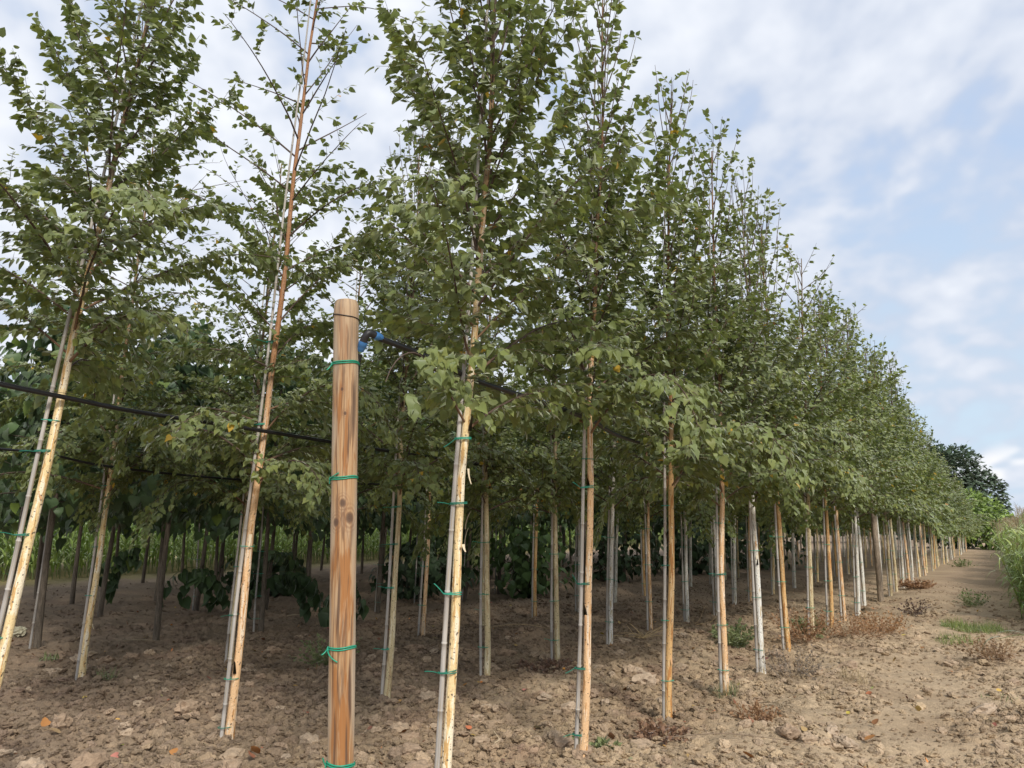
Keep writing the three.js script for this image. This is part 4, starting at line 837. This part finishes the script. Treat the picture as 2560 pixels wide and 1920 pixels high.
W(tuft, 1815, 1728, 'grass_tuft', 150, 0.17, 0.13, [[0.13, 0.16, 0.06], [0.26, 0.25, 0.11]], 'grass tuft round the foot of the tan birch', 'grass', 0.005, 1.2);
W(weed, 1836, 1610, 'weed', 60, 0.34, 0.32, GREYGREEN, 0.04, 'wispy grey green weed behind the tan birch', 'weed');
W(weed, 820, 1662, 'weed', 46, 0.36, 0.3, GREYGREEN, 0.03, 'feathery weed beside the wooden post', 'weed');
W(tuft, 262, 1700, 'grass_tuft', 60, 0.16, 0.12, GREYGREEN, 'grey green tuft beside the thick cream birch', 'grass', 0.008, 1.2);
W(tuft, 125, 1652, 'grass_tuft', 40, 0.13, 0.12, GREYGREEN, 'pale tuft beside the cane staked dark trunk', 'grass', 0.016, 1.4);
W(weed, 1990, 1690, 'dry_weed', 50, 0.36, 0.34, [[0.22, 0.17, 0.13], [0.28, 0.22, 0.16], [0.20, 0.16, 0.12]], 0.018, 'grey brown dry weed beside the whitest birch trunk', 'dry weed');
W(weed, 2005, 1605, 'dry_weed', 60, 0.48, 0.25, REDBROWN, 0.03, 'tall rusty dry weed between two pale birches', 'dry weed');
W(weed, 2120, 1595, 'dry_weed', 80, 0.34, 0.8, REDBROWN, 0.022, 'wide rusty brown dry weed patch spilling onto the path', 'dry weed');
W(weed, 2190, 1578, 'dry_weed', 70, 0.32, 0.6, [[0.42, 0.22, 0.09], [0.50, 0.31, 0.15], [0.36, 0.2, 0.1]], 0.026, 'orange brown dried weed at the edge of the rusty patch', 'dry weed');
W(weed, 2290, 1535, 'dry_weed', 26, 0.30, 0.25, [[0.12, 0.07, 0.05], [0.16, 0.10, 0.07], [0.09, 0.06, 0.045]], 0.03, 'dark dead weed lying on the path', 'dry weed');
W(weed, 2480, 1655, 'dry_weed', 60, 0.26, 0.3, [[0.33, 0.21, 0.11], [0.40, 0.27, 0.15], [0.3, 0.18, 0.1]], 0.025, 'reddish dry weed below the bright grass patch', 'dry weed');
W(weed, 2290, 1470, 'dry_weed', 90, 0.2, 0.7, REDBROWN, 0.04, 'low brown weed mat at the foot of the front row', 'dry weed');
W(tuft, 2138, 1705, 'dry_weed', 90, 0.20, 0.14, STRAW, 'straw coloured dead grass clump in the middle of the path', 'dry grass', 0.004, 1.4);
W(weed, 1890, 1805, 'dry_weed', 40, 0.16, 0.2, REDBROWN, 0.02, 'small rusty weed at the path edge by the twig heap', 'dry weed');
W(weed, 1640, 1842, 'dry_weed', 46, 0.12, 0.3, [[0.26, 0.14, 0.08], [0.34, 0.2, 0.11], [0.2, 0.12, 0.07]], 0.03, 'low rusty litter patch in front of the orange birch', 'dry weed');
W(weed, 1390, 1660, 'dry_weed', 110, 0.07, 0.8, [[0.20, 0.11, 0.07], [0.27, 0.16, 0.1], [0.18, 0.1, 0.06]], 0.03, 'flat reddish brown litter between the cream and peach birches', 'dry weed');
W(weed, 2030, 1583, 'weed', 34, 0.25, 0.2, GREYGREEN, 0.05, 'low green weed at the foot of the seventh front birch', 'weed');
W(weed, 1440, 1850, 'weed', 16, 0.06, 0.1, GREYGREEN, 0.03, 'tiny weed close to the peach birch foot', 'weed');
W(weed, 1510, 1860, 'weed', 16, 0.06, 0.12, GREYGREEN, 0.03, 'tiny low weed past the peach birch foot', 'weed');
W(tuft, 2500, 1740, 'grass_tuft', 60, 0.06, 0.16, GREYGREEN, 'thin green sprouts at the path edge', 'grass', 0.005, 1.2);

function sticks(x, y, list, label, category, colour, rad, name = 'dry_stalks') {
  const [gx, gz] = px(x, y), t = thing(name, onGround(gx, gz, 0.01), label, category);
  for (const pts of list) { const q = pts.map(([a, b, c]) => V(a, b + 0.015 + groundHeight(gx + a, gz + c) - groundHeight(gx, gz), c)), l = smoothLine(q, 12); part(t, 'stalk', new GB().tube(l, l.map((_, i) => rad * (1 - 0.6 * i / 12)), 5, colour).build(), M.twig); }
}
{
  const r = rng(66), tan = [0.50, 0.36, 0.19], fan = [];
  for (let k = 0; k < 13; k++) { const L = 0.25 + 0.4 * r(), a = -0.2 + k * 0.28 + r() * 0.2; fan.push([[0.1 * (r() - 0.5), 0, 0.05 * (r() - 0.5)], [Math.cos(a) * L * 0.5, 0.05 + 0.05 * r(), -Math.abs(Math.sin(a)) * L * 0.3], [Math.cos(a) * L, 0.02 + 0.2 * r(), -Math.abs(Math.sin(a)) * L * 0.5]]); }
  sticks(1612, 1600, fan, 'fan of pale dry stalks on the soil between peach and orange birches', 'dry stalks', tan, 0.0055);
  const fan2 = []; for (let k = 0; k < 9; k++) { const L = 0.3 + 0.4 * r(), a = -0.3 + k * 0.4; fan2.push([[0.1 * (r() - 0.5), 0, 0], [Math.cos(a) * L * 0.6, 0.06 * r(), -0.05], [Math.cos(a) * L, 0.02 + 0.3 * r() * Math.max(0, Math.cos(a)), -0.1 * r()]]); }
  sticks(1715, 1570, fan2, 'thin dry stalks lying just behind the orange birch', 'dry stalks', tan, 0.004);
  const heap = []; for (let k = 0; k < 22; k++) { const a = r() * 6.28, L = 0.12 + 0.2 * r(); heap.push([[(r() - 0.5) * 0.25, 0.02 + 0.07 * r(), (r() - 0.5) * 0.2], [Math.cos(a) * L * 0.5, 0.05 + 0.06 * r(), Math.sin(a) * L * 0.5], [Math.cos(a) * L, 0.06 * r(), Math.sin(a) * L]]); }
  sticks(1955, 1795, heap, 'heap of grey dry twigs at the path edge', 'twigs', [0.32, 0.25, 0.17], 0.004);
  sticks(1250, 1585, [[[-0.35, 0, 0.0], [0.3, 0.02, 0.01], [0.95, 0.0, -0.05]]], 'long thin stick lying in the shade behind the creamy white birch', 'stick', [0.30, 0.22, 0.13], 0.008, 'fallen_stick');
  sticks(1840, 1862, [[[-0.55, 0.01, -0.1], [-0.1, 0.02, 0], [0.5, 0.0, 0.16]]], 'thin dark twig lying across the path edge in front', 'stick', [0.22, 0.16, 0.11], 0.005, 'fallen_stick');
  sticks(330, 1602, [[[-0.2, 0, 0.03], [0.1, 0.02, 0], [0.4, 0.01, -0.05]], [[-0.15, 0, -0.06], [0.1, 0.03, 0], [0.25, 0.03, 0.06]], [[-0.1, 0, 0], [0.15, 0.03, -0.03], [0.35, 0.01, 0.04]]], 'small heap of pale twigs beside the lone dark trunk', 'twigs', [0.34, 0.27, 0.18], 0.004);
  sticks(1230, 1870, [[[0.02, 0, 0.05], [0.05, 0.06, 0], [0.01, 0.1, -0.02]]], 'short curved pale root sticking up by the creamy white birch', 'stick', [0.52, 0.42, 0.28], 0.004, 'fallen_stick');
  sticks(740, 1545, [[[-0.15, 0, 0.02], [0.0, 0.02, 0], [0.2, 0.01, -0.03]]], 'short pale stick in shade beside the wooden post', 'stick', [0.45, 0.36, 0.24], 0.008, 'fallen_stick');
}
{ // stems that reach in from the reeds at the edge
  const [x, z] = px(2600, 1690), t = thing('reed_stem', onGround(x, z), 'single bent reed stem with hanging blade near the bright grass patch', 'reed'), g = new GB(), l = smoothLine([V(0.35, 0, 0.25), V(0.15, 0.3, 0.12), V(-0.12, 0.42, 0), V(-0.36, 0.36, -0.1)], 16);
  g.tube(l, l.map((_, i) => 0.006 * (1 - 0.6 * i / 16)), 6, [0.10, 0.15, 0.05]); part(t, 'stem', g.build(), M.twig);
  const b = new GB(); blade(b, V(-0.3, 0.38, -0.08), 3.3, 0.3, 0.03, 0.3, 2.6, [0.11, 0.18, 0.06]); blade(b, V(-0.1, 0.42, 0), 3.6, 0.32, 0.03, 0.5, 1.6, [0.12, 0.19, 0.06]); blade(b, V(0.1, 0.33, 0.1), 2.6, 0.3, 0.026, 0.9, 1.9, [0.10, 0.17, 0.05]);
  part(t, 'blades', b.build(), M.blade);
}
{ // crumpled pale leaf clump
  const [x, z] = px(42, 1588), t = thing('dried_leaf_clump', onGround(x, z, 0.05), 'crumpled pale grey dried leaf clump behind the hard leaning birch', 'dried leaves'), g = new THREE.IcosahedronGeometry(0.11, 4), p = g.attributes.position;
  for (let i = 0; i < p.count; i++) { const q = V(p.getX(i), p.getY(i), p.getZ(i)), d = q.clone().normalize(), rid = Math.abs(n3(d.x * 2.5, d.y * 2.5, d.z * 2.5)); q.multiplyScalar(0.75 + 0.5 * rid); p.setXYZ(i, q.x * 1.1, q.y * 0.75, q.z); }
  g.computeVertexNormals(); part(t, 'leaf_ball', g, std({ color: new THREE.Color().setRGB(0.50, 0.46, 0.33), roughness: 0.9 }));
}
{ // fallen leaves, one by one
  const r = rng(2024), shapes = [0, 1, 2, 3].map((k) => leafTemplate([0, 0.08, 0.3, 0.55, 0.8, 1], [0, 0.3, 0.42, 0.36, 0.18, 0], 0.5 - 0.2 * k, -0.5 + 0.35 * k, 0.3, 0.8 * (k - 1.5), 0.4, 500 + k));
  const C = { orange: [0.42, 0.19, 0.06], yellow: [0.50, 0.33, 0.09], rust: [0.25, 0.115, 0.05], tan: [0.40, 0.27, 0.14], brown: [0.20, 0.10, 0.05] }, geo = {};
  for (const k in C) geo[k] = shapes.map((s) => new GB().stamp(s, new THREE.Matrix4(), C[k]).build());
  const big = [[1006, 1838, 'rust', 0.10, 'upright rusty orange curled leaf standing among clods near the creamy birch'], [1196, 1845, 'yellow', 0.07, 'yellow fallen leaf between the creamy and peach birches'], [1560, 1732, 'orange', 0.11, 'curled orange brown leaf with dark edge between peach and orange birches'], [1740, 1757, 'yellow', 0.085, 'pale yellow leaf lying past the orange birch foot'], [1330, 1822, 'rust', 0.085, 'rust red leaf lying close to the peach birch'], [453, 1884, 'orange', 0.075, 'orange leaf on pale soil in front of the pinkish birch'], [645, 1900, 'orange', 0.075, 'bright orange leaf lying beside the foot of the wooden post'], [112, 1838, 'orange', 0.08, 'orange leaf near the large clods on the corner soil'], [148, 1850, 'tan', 0.09, 'large tan leaf beside the orange leaf on the corner soil'], [2162, 1845, 'orange', 0.085, 'flat orange leaf in the middle of the path'], [1988, 1837, 'yellow', 0.065, 'small yellow leaf below the grey twig heap'], [570, 1672, 'yellow', 0.06, 'golden leaf at the foot of the half hidden birch'], [52, 1735, 'yellow', 0.055, 'small yellow leaf beside the thick cream birch'], [1100, 1905, 'tan', 0.07, 'tan leaf at the foot of the creamy white birch'], [1168, 1910, 'orange', 0.07, 'pale orange leaf just past the creamy white birch'], [1880, 1908, 'orange', 0.08, 'bright orange curled leaf at the bottom edge of the path'], [1530, 1858, 'rust', 0.06, 'rust leaf in the soil past the peach birch foot'], [2183, 1815, 'rust', 0.06, 'dark red leaf on the path above the flat orange leaf']];
  for (const [x, y, k, s, label] of big) { const [gx, gz] = px(x, y), t = thing('fallen_leaf', onGround(gx, gz, 0.022), label, 'fallen leaf', 'fallen leaves on the soil'); const m = part(t, 'blade', geo[k][Math.floor(r() * 4)], M.dryLeaf); m.scale.setScalar(s); m.rotation.set(-1.1 + (r() - 0.5) * 0.9, r() * 6.28, (r() - 0.5) * 0.9, 'YXZ'); }
  const litter = new GB(), e = new THREE.Euler(), q = new THREE.Quaternion(), mt = new THREE.Matrix4(), ks = Object.keys(C);
  for (let k = 0; k < 420; k++) {
    const d = 4.9 + Math.pow(r(), 1.3) * 12, a = (r() - 0.5) * 1.35, x = Math.sin(a) * d, z = -Math.cos(a) * d, l = rowOf(x, z)[1]; if (l < 1 && r() < 0.75) continue;
    const kk = r() < 0.6 ? ks[2 + Math.floor(r() * 3)] : ks[Math.floor(r() * 2)], s = 0.028 + 0.035 * r(), c = C[kk].map((v) => v * (0.65 + 0.6 * r()));
    litter.stamp(shapes[k % 4], mt.compose(onGround(x, z, 0.014), q.setFromEuler(e.set(-1.3 + (r() - 0.5) * 1.2, r() * 6.28, (r() - 0.5) * 1.2, 'YXZ')), V(s, s, s)), c);
  }
  // thin straw and rootlets
  for (let k = 0; k < 900; k++) {
    const d = 4.8 + Math.pow(r(), 1.4) * 11, a = (r() - 0.5) * 1.35, x = Math.sin(a) * d, z = -Math.cos(a) * d, L = 0.05 + 0.16 * r() * r(), b = r() * 6.28, y = groundHeight(x, z) + 0.014, dx = Math.cos(b) * L, dz = Math.sin(b) * L;
    litter.tube([V(x, y, z), V(x + dx * 0.5 + (r() - 0.5) * 0.03, Math.max(y, groundHeight(x + dx * 0.5, z + dz * 0.5) + 0.008) + 0.01 * r(), z + dz * 0.5), V(x + dx, groundHeight(x + dx, z + dz) + 0.012, z + dz)], [0.0015, 0.0018, 0.001], 3, mix3([0.46, 0.36, 0.22], [0.22, 0.15, 0.10], r()), { caps: false });
  }
  const t = new THREE.Mesh(litter.build(), M.dryLeaf); t.name = 'leaf_litter'; shadows(t); tag(t, 'small dry leaves and straw scattered over the soil', 'leaf litter', null, 'stuff'); scene.add(t);
}


renderer.render(scene, camera);
